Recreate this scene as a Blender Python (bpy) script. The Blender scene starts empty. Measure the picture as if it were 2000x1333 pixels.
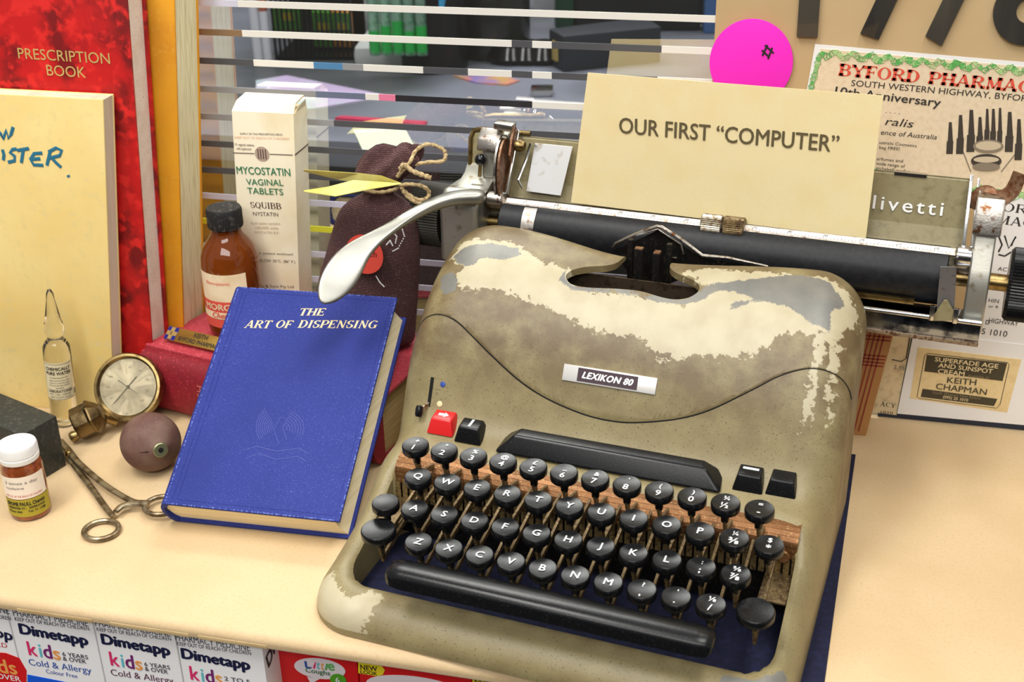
import bpy, bmesh, math, random
from mathutils import Vector, Matrix, noise
random.seed(7)
sc = bpy.context.scene
PI = math.pi

# ------------------------------------------------------------------ camera, world, lights, exposure
CAM = Vector((0.215243, -0.624493, 0.482863))
RGT = Vector((0.97300508, 0.23008135, -0.01799151))
FWD = Vector((-0.21370723, 0.86883708, -0.44659976))
DWN = Vector((0.08712258, -0.43838875, -0.89455294))
FPX = 2468.458
cd = bpy.data.cameras.new('camera')
cam = bpy.data.objects.new('camera', cd)
sc.collection.objects.link(cam)
cam.matrix_world = Matrix(((RGT.x, -DWN.x, -FWD.x, CAM.x), (RGT.y, -DWN.y, -FWD.y, CAM.y), (RGT.z, -DWN.z, -FWD.z, CAM.z), (0, 0, 0, 1)))
cd.sensor_width = 36
cd.lens = FPX / 2000 * 36
cd.clip_start = 0.02
cd.dof.use_dof = True
cd.dof.focus_distance = 0.82
cd.dof.aperture_fstop = 13
sc.camera = cam
w = bpy.data.worlds.new('world'); sc.world = w; w.use_nodes = True
w.node_tree.nodes['Background'].inputs[0].default_value = (1, 0.97, 0.93, 1)
w.node_tree.nodes['Background'].inputs[1].default_value = 0.33
def area(loc, rot, sx, sy, e, col=(1, 0.98, 0.945)):
    l = bpy.data.lights.new('tube_or_fill', 'AREA'); l.shape = 'RECTANGLE'; l.size = sx; l.size_y = sy; l.energy = e; l.color = col
    o = bpy.data.objects.new('tube_or_fill', l); sc.collection.objects.link(o); o.location = loc; o.rotation_euler = rot
area((-0.55, -0.75, 1.9), (math.radians(-20), math.radians(-12), 0), 0.35, 1.4, 30)
area((0.55, -0.35, 1.9), (math.radians(-8), math.radians(14), 0), 0.35, 1.4, 19.5)
area((-0.2, 1.3, 1.6), (0, 0, 0), 1.6, 0.5, 46)  # light added to brighten the room behind the glass
area((0.1, -1.7, 1.5), (math.radians(62), 0, 0), 1.6, 0.5, 19)  # fill light added in front to brighten upright faces
sc.view_settings.view_transform = 'Standard'
try: sc.view_settings.look = 'None'
except Exception: pass
sc.view_settings.gamma = 1
sc.view_settings.use_curve_mapping = False
sc.view_settings.exposure = 0.22

# ------------------------------------------------------------------ helpers
def ray(px, py):
    return (RGT * ((px - 1000) / FPX) + DWN * ((py - 666.5) / FPX) + FWD)
def at(px, py, ax, val):                       # a photograph pixel into a point on a world plane
    d = ray(px, py); return CAM + d * ((val - CAM[ax]) / d[ax])
def onp(px, py, P, N):
    d = ray(px, py); return CAM + d * ((P - CAM).dot(N) / d.dot(N))
YG = 0.129415
TW = Matrix.Rotation(-YG, 4, 'Z'); TWI = TW.inverted()
def atT(px, py, ax, val):                      # the same in the typewriter's own axes
    c = TWI @ CAM; d = TWI.to_3x3() @ ray(px, py); return c + d * ((val - c[ax]) / d[ax])

MATS = {}
def mat(name, col, rough=0.5, metal=0.0, var=None, bump=None, spec=0.5, trans=0.0, ior=1.45, coat=0.0, alpha=1.0, sss=0.0, stretch=None):
    if name in MATS: return MATS[name]
    m = bpy.data.materials.new(name); m.use_nodes = True; nt = m.node_tree; b = nt.nodes['Principled BSDF']
    b.inputs['Base Color'].default_value = (*col, 1); b.inputs['Roughness'].default_value = rough; b.inputs['Metallic'].default_value = metal
    b.inputs['Specular IOR Level'].default_value = spec; b.inputs['Transmission Weight'].default_value = trans; b.inputs['IOR'].default_value = ior
    b.inputs['Coat Weight'].default_value = coat; b.inputs['Alpha'].default_value = alpha
    tc = nt.nodes.new('ShaderNodeTexCoord'); src = tc.outputs['Object']
    if stretch:
        mp = nt.nodes.new('ShaderNodeMapping'); mp.inputs['Scale'].default_value = stretch; nt.links.new(src, mp.inputs[0]); src = mp.outputs[0]
    last = None
    for v in (var or []):
        scale, c2, lo, hi = v[:4]
        n = nt.nodes.new('ShaderNodeTexNoise'); n.inputs['Scale'].default_value = scale; n.inputs['Detail'].default_value = v[4] if len(v) > 4 else 6
        nt.links.new(src, n.inputs['Vector'])
        r = nt.nodes.new('ShaderNodeMapRange'); r.inputs['From Min'].default_value = lo; r.inputs['From Max'].default_value = hi
        nt.links.new(n.outputs['Fac'], r.inputs['Value'])
        mx = nt.nodes.new('ShaderNodeMix'); mx.data_type = 'RGBA'
        nt.links.new(r.outputs[0], mx.inputs[0])
        if last: nt.links.new(last, mx.inputs[6])
        else: mx.inputs[6].default_value = (*col, 1)
        mx.inputs[7].default_value = (*c2, 1); last = mx.outputs[2]
    if last: nt.links.new(last, b.inputs['Base Color'])
    if bump:
        n = nt.nodes.new('ShaderNodeTexNoise'); n.inputs['Scale'].default_value = bump[0]; n.inputs['Detail'].default_value = 4
        nt.links.new(src, n.inputs['Vector'])
        bp = nt.nodes.new('ShaderNodeBump'); bp.inputs['Strength'].default_value = bump[1]; bp.inputs['Distance'].default_value = bump[2] if len(bump) > 2 else 0.0005
        nt.links.new(n.outputs['Fac'], bp.inputs['Height']); nt.links.new(bp.outputs[0], b.inputs['Normal'])
    MATS[name] = m; return m
def S(r, g, b):                                # 8-bit display colour to linear
    f = lambda c: (c / 255 / 12.92) if c <= 10 else ((c / 255 + 0.055) / 1.055) ** 2.4
    return (f(r), f(g), f(b))

class MB:
    def __init__(s): s.v = []; s.f = []
    def add(s, V, F):
        o = len(s.v); s.v += [tuple(v) for v in V]; s.f += [tuple(i + o for i in f) for f in F]; return s
    def hexa(s, b, t):                         # four bottom and four top corners
        return s.add(list(b) + list(t), [(3, 2, 1, 0), (4, 5, 6, 7), (0, 1, 5, 4), (1, 2, 6, 5), (2, 3, 7, 6), (3, 0, 4, 7)])
    def box(s, x0, x1, y0, y1, z0, z1, M=None):
        b = [Vector(p) for p in ((x0, y0, z0), (x1, y0, z0), (x1, y1, z0), (x0, y1, z0))]; t = [Vector((p.x, p.y, z1)) for p in b]
        if M: b = [M @ p for p in b]; t = [M @ p for p in t]
        return s.hexa(b, t)
    def bar(s, p, q, w, h, up=(0, 0, 1), w2=None, h2=None):
        p = Vector(p); q = Vector(q); d = (q - p).normalized(); u = Vector(up); x = d.cross(u)
        if x.length < 1e-6: x = d.cross(Vector((0, 1, 0)))
        x.normalize(); u = x.cross(d); w2 = w2 or w; h2 = h2 or h
        c = lambda o, a, b: [o - x * a / 2 - u * b / 2, o + x * a / 2 - u * b / 2, o + x * a / 2 + u * b / 2, o - x * a / 2 + u * b / 2]
        return s.hexa(c(p, w, h)[::-1], c(q, w2, h2)[::-1])
    def prism(s, poly, z0, z1, M=None):
        n = len(poly); V = [Vector((x, y, z0)) for x, y in poly] + [Vector((x, y, z1)) for x, y in poly]
        if M: V = [M @ v for v in V]
        return s.add(V, [tuple(range(n))[::-1], tuple(range(n, 2 * n))] + [(i, (i + 1) % n, n + (i + 1) % n, n + i) for i in range(n)])
    def lathe(s, prof, n=32, M=None, a0=0, a1=None, caps=True):
        full = a1 is None; k = n if full else n + 1; A = [a0 + (2 * PI * i / n if full else (a1 - a0) * i / n) for i in range(k)]
        V = [Vector((r * math.cos(a), r * math.sin(a), z)) for r, z in prof for a in A]
        if M: V = [M @ v for v in V]
        F = []
        for j in range(len(prof) - 1):
            for i in range(n):
                i2 = (i + 1) % k; F.append((j * k + i, j * k + i2, (j + 1) * k + i2, (j + 1) * k + i))
        if full and caps:
            if prof[0][0] > 1e-6: F.append(tuple(range(k))[::-1])
            if prof[-1][0] > 1e-6: F.append(tuple(range((len(prof) - 1) * k, len(prof) * k)))
        return s.add(V, F)
    def tube(s, pts, r, n=8, closed=False, flat=1.0, up=None):
        P = [Vector(p) for p in pts]; m = len(P); V = []; F = []; pu = Vector(up) if up else None
        for i, p in enumerate(P):
            a = P[(i - 1) % m] if (closed or i) else P[0]; b = P[(i + 1) % m] if (closed or i < m - 1) else P[-1]
            d = (b - a).normalized()
            if pu is None: pu = Vector((0, 0, 1)) if abs(d.z) < 0.9 else Vector((0, 1, 0))
            x = d.cross(pu)
            if x.length < 1e-5: x = d.cross(Vector((1, 0, 0)))
            x.normalize(); u = x.cross(d).normalized()
            if not up: pu = u
            rr = r[i] if isinstance(r, (list, tuple)) else r
            V += [p + x * rr * math.cos(2 * PI * k / n) + u * rr * flat * math.sin(2 * PI * k / n) for k in range(n)]
        for i in range(m if closed else m - 1):
            j = (i + 1) % m
            for k in range(n): F.append((i * n + k, i * n + (k + 1) % n, j * n + (k + 1) % n, j * n + k))
        if not closed: F += [tuple(range(n))[::-1], tuple(range((m - 1) * n, m * n))]
        return s.add(V, F)
    def build(s, name, m, parent=None, smooth=True, bevel=0.0, seg=2, ang=35, weld=True):
        me = bpy.data.meshes.new(name); me.from_pydata(s.v, [], s.f); me.validate(); 
        bm = bmesh.new(); bm.from_mesh(me)
        if weld: bmesh.ops.remove_doubles(bm, verts=bm.verts, dist=1e-7)
        bmesh.ops.recalc_face_normals(bm, faces=bm.faces)
        if bevel:
            E = [e for e in bm.edges if len(e.link_faces) == 2 and e.calc_face_angle(0) > math.radians(25)]
            bmesh.ops.bevel(bm, geom=E, offset=bevel, segments=seg, affect='EDGES', profile=0.6, clamp_overlap=True)
        bm.to_mesh(me); bm.free()
        return link(name, me, m, parent, smooth, ang)
def link(name, me, m, parent=None, smooth=True, ang=35):
    if smooth and len(me.polygons):
        me.polygons.foreach_set('use_smooth', [True] * len(me.polygons)); me.set_sharp_from_angle(angle=math.radians(ang))
    if m: 
        me.materials.clear(); me.materials.append(m)
    o = bpy.data.objects.new(name, me); sc.collection.objects.link(o)
    if parent: o.parent = parent
    return o
def thing(name, label, cat, loc=(0, 0, 0), rz=0, group=None):
    o = bpy.data.objects.new(name, None); o.empty_display_size = 0.01; sc.collection.objects.link(o)
    o.location = loc; o.rotation_euler = (0, 0, rz); tag(o, label, cat, group); return o
def tag(o, label, cat, group=None):
    o['label'] = label; o['category'] = cat
    if group: o['group'] = group
    return o
def adopt(root):                               # move an Empty to the base of its parts without moving them
    ch = [c for c in root.children]; pts = []
    for c in ch:
        if c.type == 'MESH': pts += [c.matrix_basis @ v.co for v in c.data.vertices]
    if not pts: return
    c = Vector((sum(p.x for p in pts) / len(pts), sum(p.y for p in pts) / len(pts), min(p.z for p in pts)))
    for o in ch: o.matrix_basis = Matrix.Translation(-c) @ o.matrix_basis
    root.matrix_basis = root.matrix_basis @ Matrix.Translation(c)

# ------------------------------------------------------------------ lettering
def text_mesh(s, bold=0.0, shear=0.0, space=1.0, ext=0.0, res=3):
    cu = bpy.data.curves.new('t', 'FONT'); cu.body = s; cu.shear = shear; cu.space_character = space; cu.resolution_u = res; cu.extrude = ext
    o = bpy.data.objects.new('t', cu); me = bpy.data.meshes.new_from_object(o); bpy.data.objects.remove(o); bpy.data.curves.remove(cu)
    if bold and me.vertices:               # heavier strokes: the outlines laid over themselves slightly shifted
        b = bold; V = [tuple(v.co) for v in me.vertices]; F = [tuple(p.vertices) for p in me.polygons]; n = len(V); VV = []; FF = []
        for k, (dx, dy) in enumerate(((0, 0), (b, 0), (-b, 0), (0, b * .7), (0, -b * .7))):
            VV += [(x + dx, y + dy, float(k)) for x, y, z in V]; FF += [tuple(i + k * n for i in f) for f in F]
        me = bpy.data.meshes.new('t'); me.from_pydata(VV, [], FF)
    return me
SER = {  # serif capitals: v = thick stem, t = thin stem, h = bar, l = diagonal, a = arc
 'T': (0.8, [('v', .4), ('h', 0, .8, .97), ('s', .02, .8), ('s', .78, .8)]), 'H': (.95, [('v', .18), ('v', .77), ('h', .18, .77, .5)]),
 'E': (.8, [('v', .18), ('h', .1, .74, .97), ('h', .1, .76, .03), ('h', .18, .55, .5), ('s', .72, .8), ('s', .74, .05), ('m', .55, .5)]),
 'F': (.75, [('v', .18), ('h', .1, .72, .97), ('h', .18, .55, .5), ('s', .7, .8), ('m', .55, .5)]),
 'A': (.95, [('l', .1, 0, .45, 1, .07), ('l', .45, 1, .8, 0, .17), ('h', .22, .68, .33), ('f', .1), ('f', .8)]),
 'R': (.92, [('v', .18), ('h', .18, .5, .97), ('h', .18, .5, .5), ('a', .5, .735, .2, .235, -90, 90), ('l', .45, .5, .8, 0, .16), ('f', .82)]),
 'P': (.8, [('v', .18), ('h', .18, .5, .97), ('h', .18, .5, .45), ('a', .5, .71, .22, .26, -90, 90)]),
 'B': (.85, [('v', .18), ('h', .18, .48, .97), ('h', .18, .48, .52), ('h', .18, .5, .03), ('a', .48, .745, .2, .225, -90, 90), ('a', .5, .275, .24, .245, -90, 90)]),
 'D': (.92, [('v', .18), ('h', .18, .42, .97), ('h', .18, .42, .03), ('a', .42, .5, .36, .47, -90, 90)]),
 'O': (.95, [('a', .47, .5, .36, .48, 0, 360)]), 'Q': (.95, [('a', .47, .5, .36, .48, 0, 360), ('l', .45, .2, .85, -.15, .12)]),
 'C': (.88, [('a', .48, .5, .37, .48, 55, 305), ('s', .76, .78)]), 'G': (.95, [('a', .48, .5, .37, .48, 50, 310), ('v2', .76), ('s', .76, .78)]),
 'I': (.45, [('v', .22)]), 'N': (.95, [('t', .18), ('t', .78), ('l', .18, 1, .78, 0, .16)]),
 'M': (1.1, [('t', .18), ('v', .9), ('l', .18, 1, .54, .1, .15), ('l', .54, .1, .9, 1, .07)]),
 'S': (.72, [('a', .36, .735, .25, .235, 30, 270), ('a', .36, .265, .27, .235, -150, 90), ('s', .6, .8), ('s', .1, .2)]),
 'U': (.92, [('v3', .18), ('t3', .76), ('a', .47, .3, .29, .28, 180, 360)]), 'Y': (.9, [('l', .1, 1, .45, .45, .16), ('l', .8, 1, .45, .45, .07), ('v4', .45), ('f1', .1), ('f1', .8)]),
 'V': (.9, [('l', .1, 1, .45, 0, .16), ('l', .8, 1, .45, 0, .07), ('f1', .1), ('f1', .8)]), 'W': (1.2, [('l', .08, 1, .35, 0, .15), ('l', .6, 1, .35, 0, .06), ('l', .6, 1, .85, 0, .15), ('l', 1.1, 1, .85, 0, .06)]),
 'X': (.9, [('l', .1, 1, .8, 0, .16), ('l', .8, 1, .1, 0, .07), ('f', .1), ('f', .8), ('f1', .1), ('f1', .8)]), ' ': (.5, [])}
def serif_mesh(s, shear=0.0, bold=1.0, slab=0.05, space=0.06):
    V = []; F = []; x0 = 0
    def q(a, b, c, d):
        o = len(V); V.extend([(x0 + p[0] + shear * p[1], p[1], 0) for p in (a, b, c, d)]); F.append((o, o + 1, o + 2, o + 3))
    def rect(a, b, c, d): q((a, c), (b, c), (b, d), (a, d))
    T = .085 * bold; sl = slab * bold
    for ch in s:
        wd, L = SER.get(ch, SER[' '])
        for e in L:
            k = e[0]
            if k in ('v', 't'):
                t = T if k == 'v' else .035 * bold
                rect(e[1] - t, e[1] + t, 0, 1); rect(e[1] - t - .07, e[1] + t + .07, 0, sl); rect(e[1] - t - .07, e[1] + t + .07, 1 - sl, 1)
            elif k == 'v2': rect(e[1] - T, e[1] + T, .05, .45); rect(e[1] - T - .08, e[1] + T + .06, .45 - sl, .45)
            elif k in ('v3', 't3'):
                t = T if k == 'v3' else .035 * bold
                rect(e[1] - t, e[1] + t, .3, 1); rect(e[1] - t - .07, e[1] + t + .07, 1 - sl, 1)
            elif k == 'v4': rect(e[1] - T, e[1] + T, 0, .5); rect(e[1] - T - .09, e[1] + T + .09, 0, sl)
            elif k == 'h': rect(e[1], e[2], e[3] - .03 * bold, e[3] + .03 * bold)
            elif k == 's': rect(e[1] - .03 * bold, e[1] + .03 * bold, e[2], e[2] + .18)
            elif k == 'm': rect(e[1] - .03, e[1] + .03, e[2] - .12, e[2] + .12)
            elif k == 'f': rect(e[1] - .15, e[1] + .15, 0, sl)
            elif k == 'f1': rect(e[1] - .15, e[1] + .15, 1 - sl, 1)
            elif k == 'l': h = e[5] / 2 * bold; q((e[1] - h, e[2]), (e[1] + h, e[2]), (e[3] + h, e[4]), (e[3] - h, e[4]))
            elif k == 'a':
                _, cx, cy, rx, ry, a0, a1 = e; n = max(6, int((a1 - a0) / 18))
                for i in range(n):
                    A = [math.radians(a0 + (a1 - a0) * j / n) for j in (i, i + 1)]
                    P = []
                    for a in A:
                        t = (.028 + .06 * abs(math.cos(a)) ** 1.5) * bold
                        P.append(((cx + (rx + t) * math.cos(a), cy + (ry + min(t, .02)) * math.sin(a)), (cx + (rx - t) * math.cos(a), cy + (ry - t) * math.sin(a))))
                    q(P[0][0], P[1][0], P[1][1], P[0][1])
        x0 += wd + space
    me = bpy.data.meshes.new('s'); me.from_pydata([v for v in V], [], F)
    return me
def lay(me, A, xd, yd, wid, hei, name, m, parent, lift=0.0003, capref=None):
    """stretch a flat lettering mesh to wid x hei from the baseline point A"""
    if not me.vertices: return None
    xs = [v.co.x for v in me.vertices]; ys = [v.co.y for v in me.vertices]
    x0, x1 = min(xs), max(xs); y1 = capref or max(ys); nrm = xd.cross(yd)
    sx = wid / (x1 - x0); sy = hei / y1
    for v in me.vertices: v.co = A + xd * ((v.co.x - x0) * sx) + yd * (v.co.y * sy) + nrm * (lift + v.co.z * 2.5e-5)
    me.name = name; return link(name, me, m, parent, smooth=False)
def ptext(s, a, b, hpx, P, N, up, m, parent, name='lettering', serif=False, bold=0.0, shear=0.0, space=1.0, lift=0.0003, sb=1.0, slab=.05):
    """lettering s on plane (P, N) with its baseline from photograph point a to b and capitals hpx high; up is the sheet's up direction"""
    A = onp(*a, P, N); B = onp(*b, P, N); C_ = onp(a[0], a[1] - hpx, P, N)
    xd = (B - A).normalized(); nn = N.normalized()
    if nn.dot(CAM - P) < 0: nn = -nn
    yd = nn.cross(xd).normalized()
    hh = abs((C_ - A).dot(yd))
    me = serif_mesh(s, shear, sb, slab) if serif else text_mesh(s, bold, shear, space)
    return lay(me, A, xd, yd, (B - A).length, hh, name, m, parent, lift, 1.0 if serif else (0.729 if not s.islower() else None))
def bend(me, c, R, phi, z, wid, hei, m, parent, name='lettering', lift=0.0002, tilt=None):
    xs = [v.co.x for v in me.vertices]; ys = [v.co.y for v in me.vertices]; x0, x1 = min(xs), max(xs); y1 = max(ys)
    for v in me.vertices:
        u = ((v.co.x - x0) / (x1 - x0) - .5) * wid; a = phi + u / R; zz = z + v.co.y / y1 * hei
        rr = R + lift + v.co.z * 2.5e-5; v.co = Vector((c[0] + rr * math.cos(a), c[1] + rr * math.sin(a), zz))
        if tilt: v.co = tilt @ v.co
    me.name = name; return link(name, me, m, parent, smooth=False)
def strokes(L, P, N, wpx, m, parent, name, lift=0.0002):
    """pen strokes: each a polyline of photograph points laid on a plane"""
    mb = MB(); nn = N.normalized(); nn = -nn if nn.dot(CAM - P) < 0 else nn
    for l in L:
        Q = [onp(*p, P, N) + nn * lift for p in l]; wd = wpx * (Q[0] - CAM).length / FPX / 2
        mb.tube(Q, wd, 6, flat=0.12, up=nn)
    return mb.build(name, m, parent)
def patch(pts, P, N, m, parent, name, th=0.0002, lift=0.0):
    """thin sheet whose outline is given by photograph points on a plane"""
    nn = N.normalized(); nn = -nn if nn.dot(CAM - P) < 0 else nn
    Q = [onp(*p, P, N) + nn * lift for p in pts]; n = len(Q); mb = MB()
    mb.add(Q + [q + nn * th for q in Q], [tuple(range(n))[::-1], tuple(range(n, 2 * n))] + [(i, (i + 1) % n, n + (i + 1) % n, n + i) for i in range(n)])
    return mb.build(name, m, parent, smooth=False)

# ------------------------------------------------------------------ materials
M_blk = mat('black_plastic', S(15, 16, 18), 0.27, var=[(1100, S(46, 46, 46), .58, .76)], bump=(900, .06), spec=.35)
M_rub = mat('platen_rubber', S(26, 27, 30), 0.42, spec=.3, var=[(300, S(38, 38, 40), .4, .8)])
M_chr = mat('chrome', S(205, 205, 205), 0.18, 1.0, var=[(160, S(120, 112, 100), .58, .8)])
M_chd = mat('worn_chrome', S(190, 184, 176), 0.3, 1.0, var=[(220, S(122, 84, 58), .55, .68)], bump=(600, .2))
M_cast = mat('cast_silver', S(178, 176, 166), 0.42, 0.85, var=[(140, S(132, 120, 98), .56, .75)], bump=(900, .1))
M_lev = mat('brushed_alloy', S(150, 149, 142), 0.40, 1.0, var=[(60, S(160, 158, 150), .4, .8)], bump=(700, .08))
M_rust = mat('rusty_steel', S(118, 100, 68), 0.5, 0.6, var=[(260, S(80, 60, 40), .45, .62), (700, S(160, 136, 96), .56, .7)], bump=(600, .4))
M_rstl = mat('rusty_lever', S(150, 118, 92), 0.45, 0.75, var=[(300, S(120, 74, 48), .42, .62)], bump=(500, .3))
M_comb = mat('rusty_comb', S(134, 92, 56), 0.42, 0.6, var=[(60, S(108, 72, 42), .4, .7), (800, S(182, 150, 104), .58, .72)], bump=(700, .4))
M_oliv = mat('olive_enamel', S(142, 132, 98), 0.42, var=[(220, S(122, 112, 80), .5, .75), (1400, S(82, 74, 52), .66, .74)], bump=(900, .1))
M_dark = mat('dark_steel', S(34, 32, 30), 0.4, 0.6, var=[(400, S(70, 62, 54), .55, .75)])
M_wht = mat('white_print', S(238, 238, 236), 0.5)
M_ink = mat('black_ink', S(34, 32, 32), 0.6)
M_brs = mat('brass', S(150, 128, 84), 0.34, 1.0, var=[(160, S(96, 78, 50), .48, .7)], bump=(500, .15))


# ------------------------------------------------------------------ setting: bench, glass, paper-covered panel
YGL = 0.2465
M_kraft = mat('kraft_paper', S(206, 180, 140), .62, var=[(14, S(196, 169, 127), .4, .75), (500, S(194, 167, 124), .5, .8)], bump=(60, .25, .0012))
M_kedge = mat('kraft_edge', S(204, 178, 132), .65, var=[(40, S(186, 158, 112), .45, .7)], bump=(70, .3, .001))
def struct(o): o['kind'] = 'structure'; return o
bench = thing('display_bench', 'bench top wrapped in brown kraft paper with rounded front edge', 'bench')
# paper top with a soft front edge
prof = [(YGL, 0)] + [(-.0835 - .0075 * math.sin(math.radians(a)), -.0060 + .0060 * math.cos(math.radians(a)) - 0) for a in range(0, 91, 10)] + [(-.0908, -.0085), (-.0895, -.0092), (-.060, -.0092), (YGL, -.0092)]
mb = MB(); n = len(prof); V = [(x, y, z) for x in (-1.1, 1.1) for y, z in prof]
mb.add(V, [tuple(range(n)), tuple(range(n, 2 * n))[::-1]] + [(i, (i + 1) % n, n + (i + 1) % n, n + i) for i in range(n)]).build('paper_top', M_kraft, bench, ang=40)
for (a, b_) in ((-.262, -.247), (-.233, -.182), (-.170, -.118), (-.112, -.068)):
    MB().box(a, b_, -.0913, -.0900, -.0090, -.0062).build('tape_strip', M_kedge, bench, bevel=.0003)
MB().box(-.0745, 1.1, -.0885, .2, -.0112, -.0093).build('white_strip', mat('white_shelf_edge', S(214, 206, 190), .5), bench, bevel=.0005)
MB().box(-1.1, 1.1, .16, .2, -.9, -.016).build('bench_back', mat('shelf_white', S(205, 205, 200), .5), bench)
MB().box(-1.1, 1.1, -.09, .16, -.215, -.20).build('lower_shelf', mat('shelf_white', S(205, 205, 200), .5), bench)
struct(MB().box(-4, 4, -4, 3.5, -.92, -.90).build('floor', mat('dark_floor', S(52, 50, 48), .6, var=[(6, S(70, 66, 64), .4, .7)])))
struct(MB().box(-4, 4, -4.1, -4.0, -.90, 1.3).build('wall_front', mat('shop_wall', S(60, 58, 56), .8)))
struct(MB().box(-3, 3, 2.75, 2.85, -.90, 2.2).build('wall_back', mat('dim_wall', S(70, 70, 72), .8)))

# half-mirrored glass with strips whose flat colours paint in reflections
m = bpy.data.materials.new('half_mirror_glass'); m.use_nodes = True; nt = m.node_tree; nt.nodes.clear()
o_ = nt.nodes.new('ShaderNodeOutputMaterial'); gl = nt.nodes.new('ShaderNodeBsdfGlossy'); tr = nt.nodes.new('ShaderNodeBsdfTransparent'); mx = nt.nodes.new('ShaderNodeAddShader')
gl.inputs['Color'].default_value = (.50, .51, .48, 1); gl.inputs['Roughness'].default_value = 0.0; tr.inputs['Color'].default_value = (.52, .53, .53, 1)
nt.links.new(tr.outputs[0], mx.inputs[0]); nt.links.new(gl.outputs[0], mx.inputs[1]); nt.links.new(mx.outputs[0], o_.inputs[0])
win = struct(thing('window_1', 'half mirrored glass pane with level strips of painted reflections behind the display', 'window', (0, YGL, 0)))
g_ = MB().add([(-.9, 0, 0), (.9, 0, 0), (.9, 0, .62), (-.9, 0, .62)], [(0, 1, 2, 3)]).build('glass_pane', m, win, smooth=False)
MB().box(-.9, .9, .0035, .0050, -.012, .62).build('pane_edge', None, win) if False else None
FW = mat('plain_and_reflected_white', S(232, 228, 220), .35); FG = mat('reflected_grey', S(150, 150, 152), .35); FD = mat('reflected_dark', S(84, 84, 88), .3); FB = mat('reflected_blue', S(84, 134, 178), .35)
FP = mat('reflected_pink', S(232, 128, 160), .35); FY = mat('reflected_yellow', S(226, 226, 60), .35); FL = mat('plain_and_reflected_lilac', S(206, 204, 222), .35); FO = mat('reflected_brown', S(140, 112, 84), .35); FK = mat('reflected_black', S(48, 46, 50), .3)
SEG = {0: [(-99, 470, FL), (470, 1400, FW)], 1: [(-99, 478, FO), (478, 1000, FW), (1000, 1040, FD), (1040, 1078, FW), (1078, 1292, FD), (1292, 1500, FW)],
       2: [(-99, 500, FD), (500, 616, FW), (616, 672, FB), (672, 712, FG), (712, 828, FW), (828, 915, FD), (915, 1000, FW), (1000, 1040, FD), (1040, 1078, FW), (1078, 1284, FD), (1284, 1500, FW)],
       3: [(-99, 620, FG), (620, 716, mat('reflected_slate', S(110, 118, 140), .35)), (716, 742, FW), (742, 774, FP), (774, 1040, FK), (1040, 1500, FW)],
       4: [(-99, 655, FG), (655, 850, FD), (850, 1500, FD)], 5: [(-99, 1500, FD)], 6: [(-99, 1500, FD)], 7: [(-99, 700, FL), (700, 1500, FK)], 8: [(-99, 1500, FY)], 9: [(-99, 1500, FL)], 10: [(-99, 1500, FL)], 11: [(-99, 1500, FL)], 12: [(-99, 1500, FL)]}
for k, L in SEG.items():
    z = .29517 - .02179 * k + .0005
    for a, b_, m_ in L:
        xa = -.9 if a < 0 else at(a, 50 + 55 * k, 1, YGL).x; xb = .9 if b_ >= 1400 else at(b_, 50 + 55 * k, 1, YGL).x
        MB().box(xa, xb, -.0006, -.0001, z - .0047, z).build('painted_reflection', m_, win, smooth=False)

# ------------------------------------------------------------------ room behind the glass
M_desk = mat('grey_desk', S(128, 132, 146), .35, var=[(3, S(84, 88, 92), .45, .62)])
DZ = .08
def dp(px, py, z=DZ): return at(px, py, 2, z)
desk = thing('desk', 'grey desk top seen beyond the glass', 'desk')
a, b_ = dp(560, 262), dp(1180, 275)
MB().hexa([(-1.6, a.y - .03, DZ - .03), (1.2, b_.y - .03, DZ - .03), (1.2, 1.75, DZ - .03), (-1.6, 1.75, DZ - .03)], [(-1.6, a.y - .03, DZ), (1.2, b_.y - .03, DZ), (1.2, 1.75, DZ), (-1.6, 1.75, DZ)]).build('desk_top', M_desk, desk, bevel=.004)
MB().box(-1.6, 1.2, a.y + .02, 1.7, -.90, DZ - .03).build('desk_body', mat('black_front', S(30, 30, 30), .5), desk)
def bbox(name, label, cat, pxl, pxr, pyb, h, d, m_, bev=.004, group=None, z=DZ, rz=0):
    A = dp(pxl, pyb, z); B = dp(pxr, pyb, z); c = (A + B) / 2; w_ = (B - A).length
    o = MB().box(-w_ / 2, w_ / 2, 0, d, 0, h).build(name, m_, None, bevel=bev); o.location = (c.x, c.y, z); o.rotation_euler = (0, 0, rz + math.atan2(B.y - A.y, B.x - A.x))
    tag(o, label, cat, group); return o, w_
# black mesh basket with green packs
def basket(nm, label, pxl, pxr, pyb, h, group='black mesh baskets beyond the glass'):
    A = dp(pxl, pyb); B = dp(pxr, pyb); w_ = (B - A).length; c = (A + B) / 2
    t_ = thing(nm, label, 'basket', (c.x, c.y, DZ), math.atan2(B.y - A.y, B.x - A.x), group); mb = MB(); n = 16
    for i in range(n + 1):
        x = -w_ / 2 + w_ * i / n; mb.box(x - .0015, x + .0015, 0, .003, 0, h); 
    for j in range(9): mb.box(-w_ / 2, w_ / 2, 0, .003, h * j / 8 - .0012, h * j / 8 + .0012)
    o = mb.build('mesh_side', M_blk, t_, smooth=False)
    MB().box(-w_ / 2, w_ / 2, .003, .10, 0, .004).build('basket_floor', M_blk, t_); MB().box(-w_ / 2, w_ / 2, .097, .10, 0, h).build('back_side', M_blk, t_)
    MB().box(-w_ / 2, w_ / 2, -.003, .006, h - .008, h + .002).build('rim', M_blk, t_, bevel=.001); return t_, w_
M_grn = mat('pack_green', S(76, 160, 40), .4); M_yel = mat('pack_yellow', S(214, 190, 30), .4); M_org = mat('pack_orange', S(222, 148, 52), .4)
t_, w_ = basket('mesh_basket', 'tall black mesh basket on the desk beyond the glass', 540, 690, 118, .30)
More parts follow.
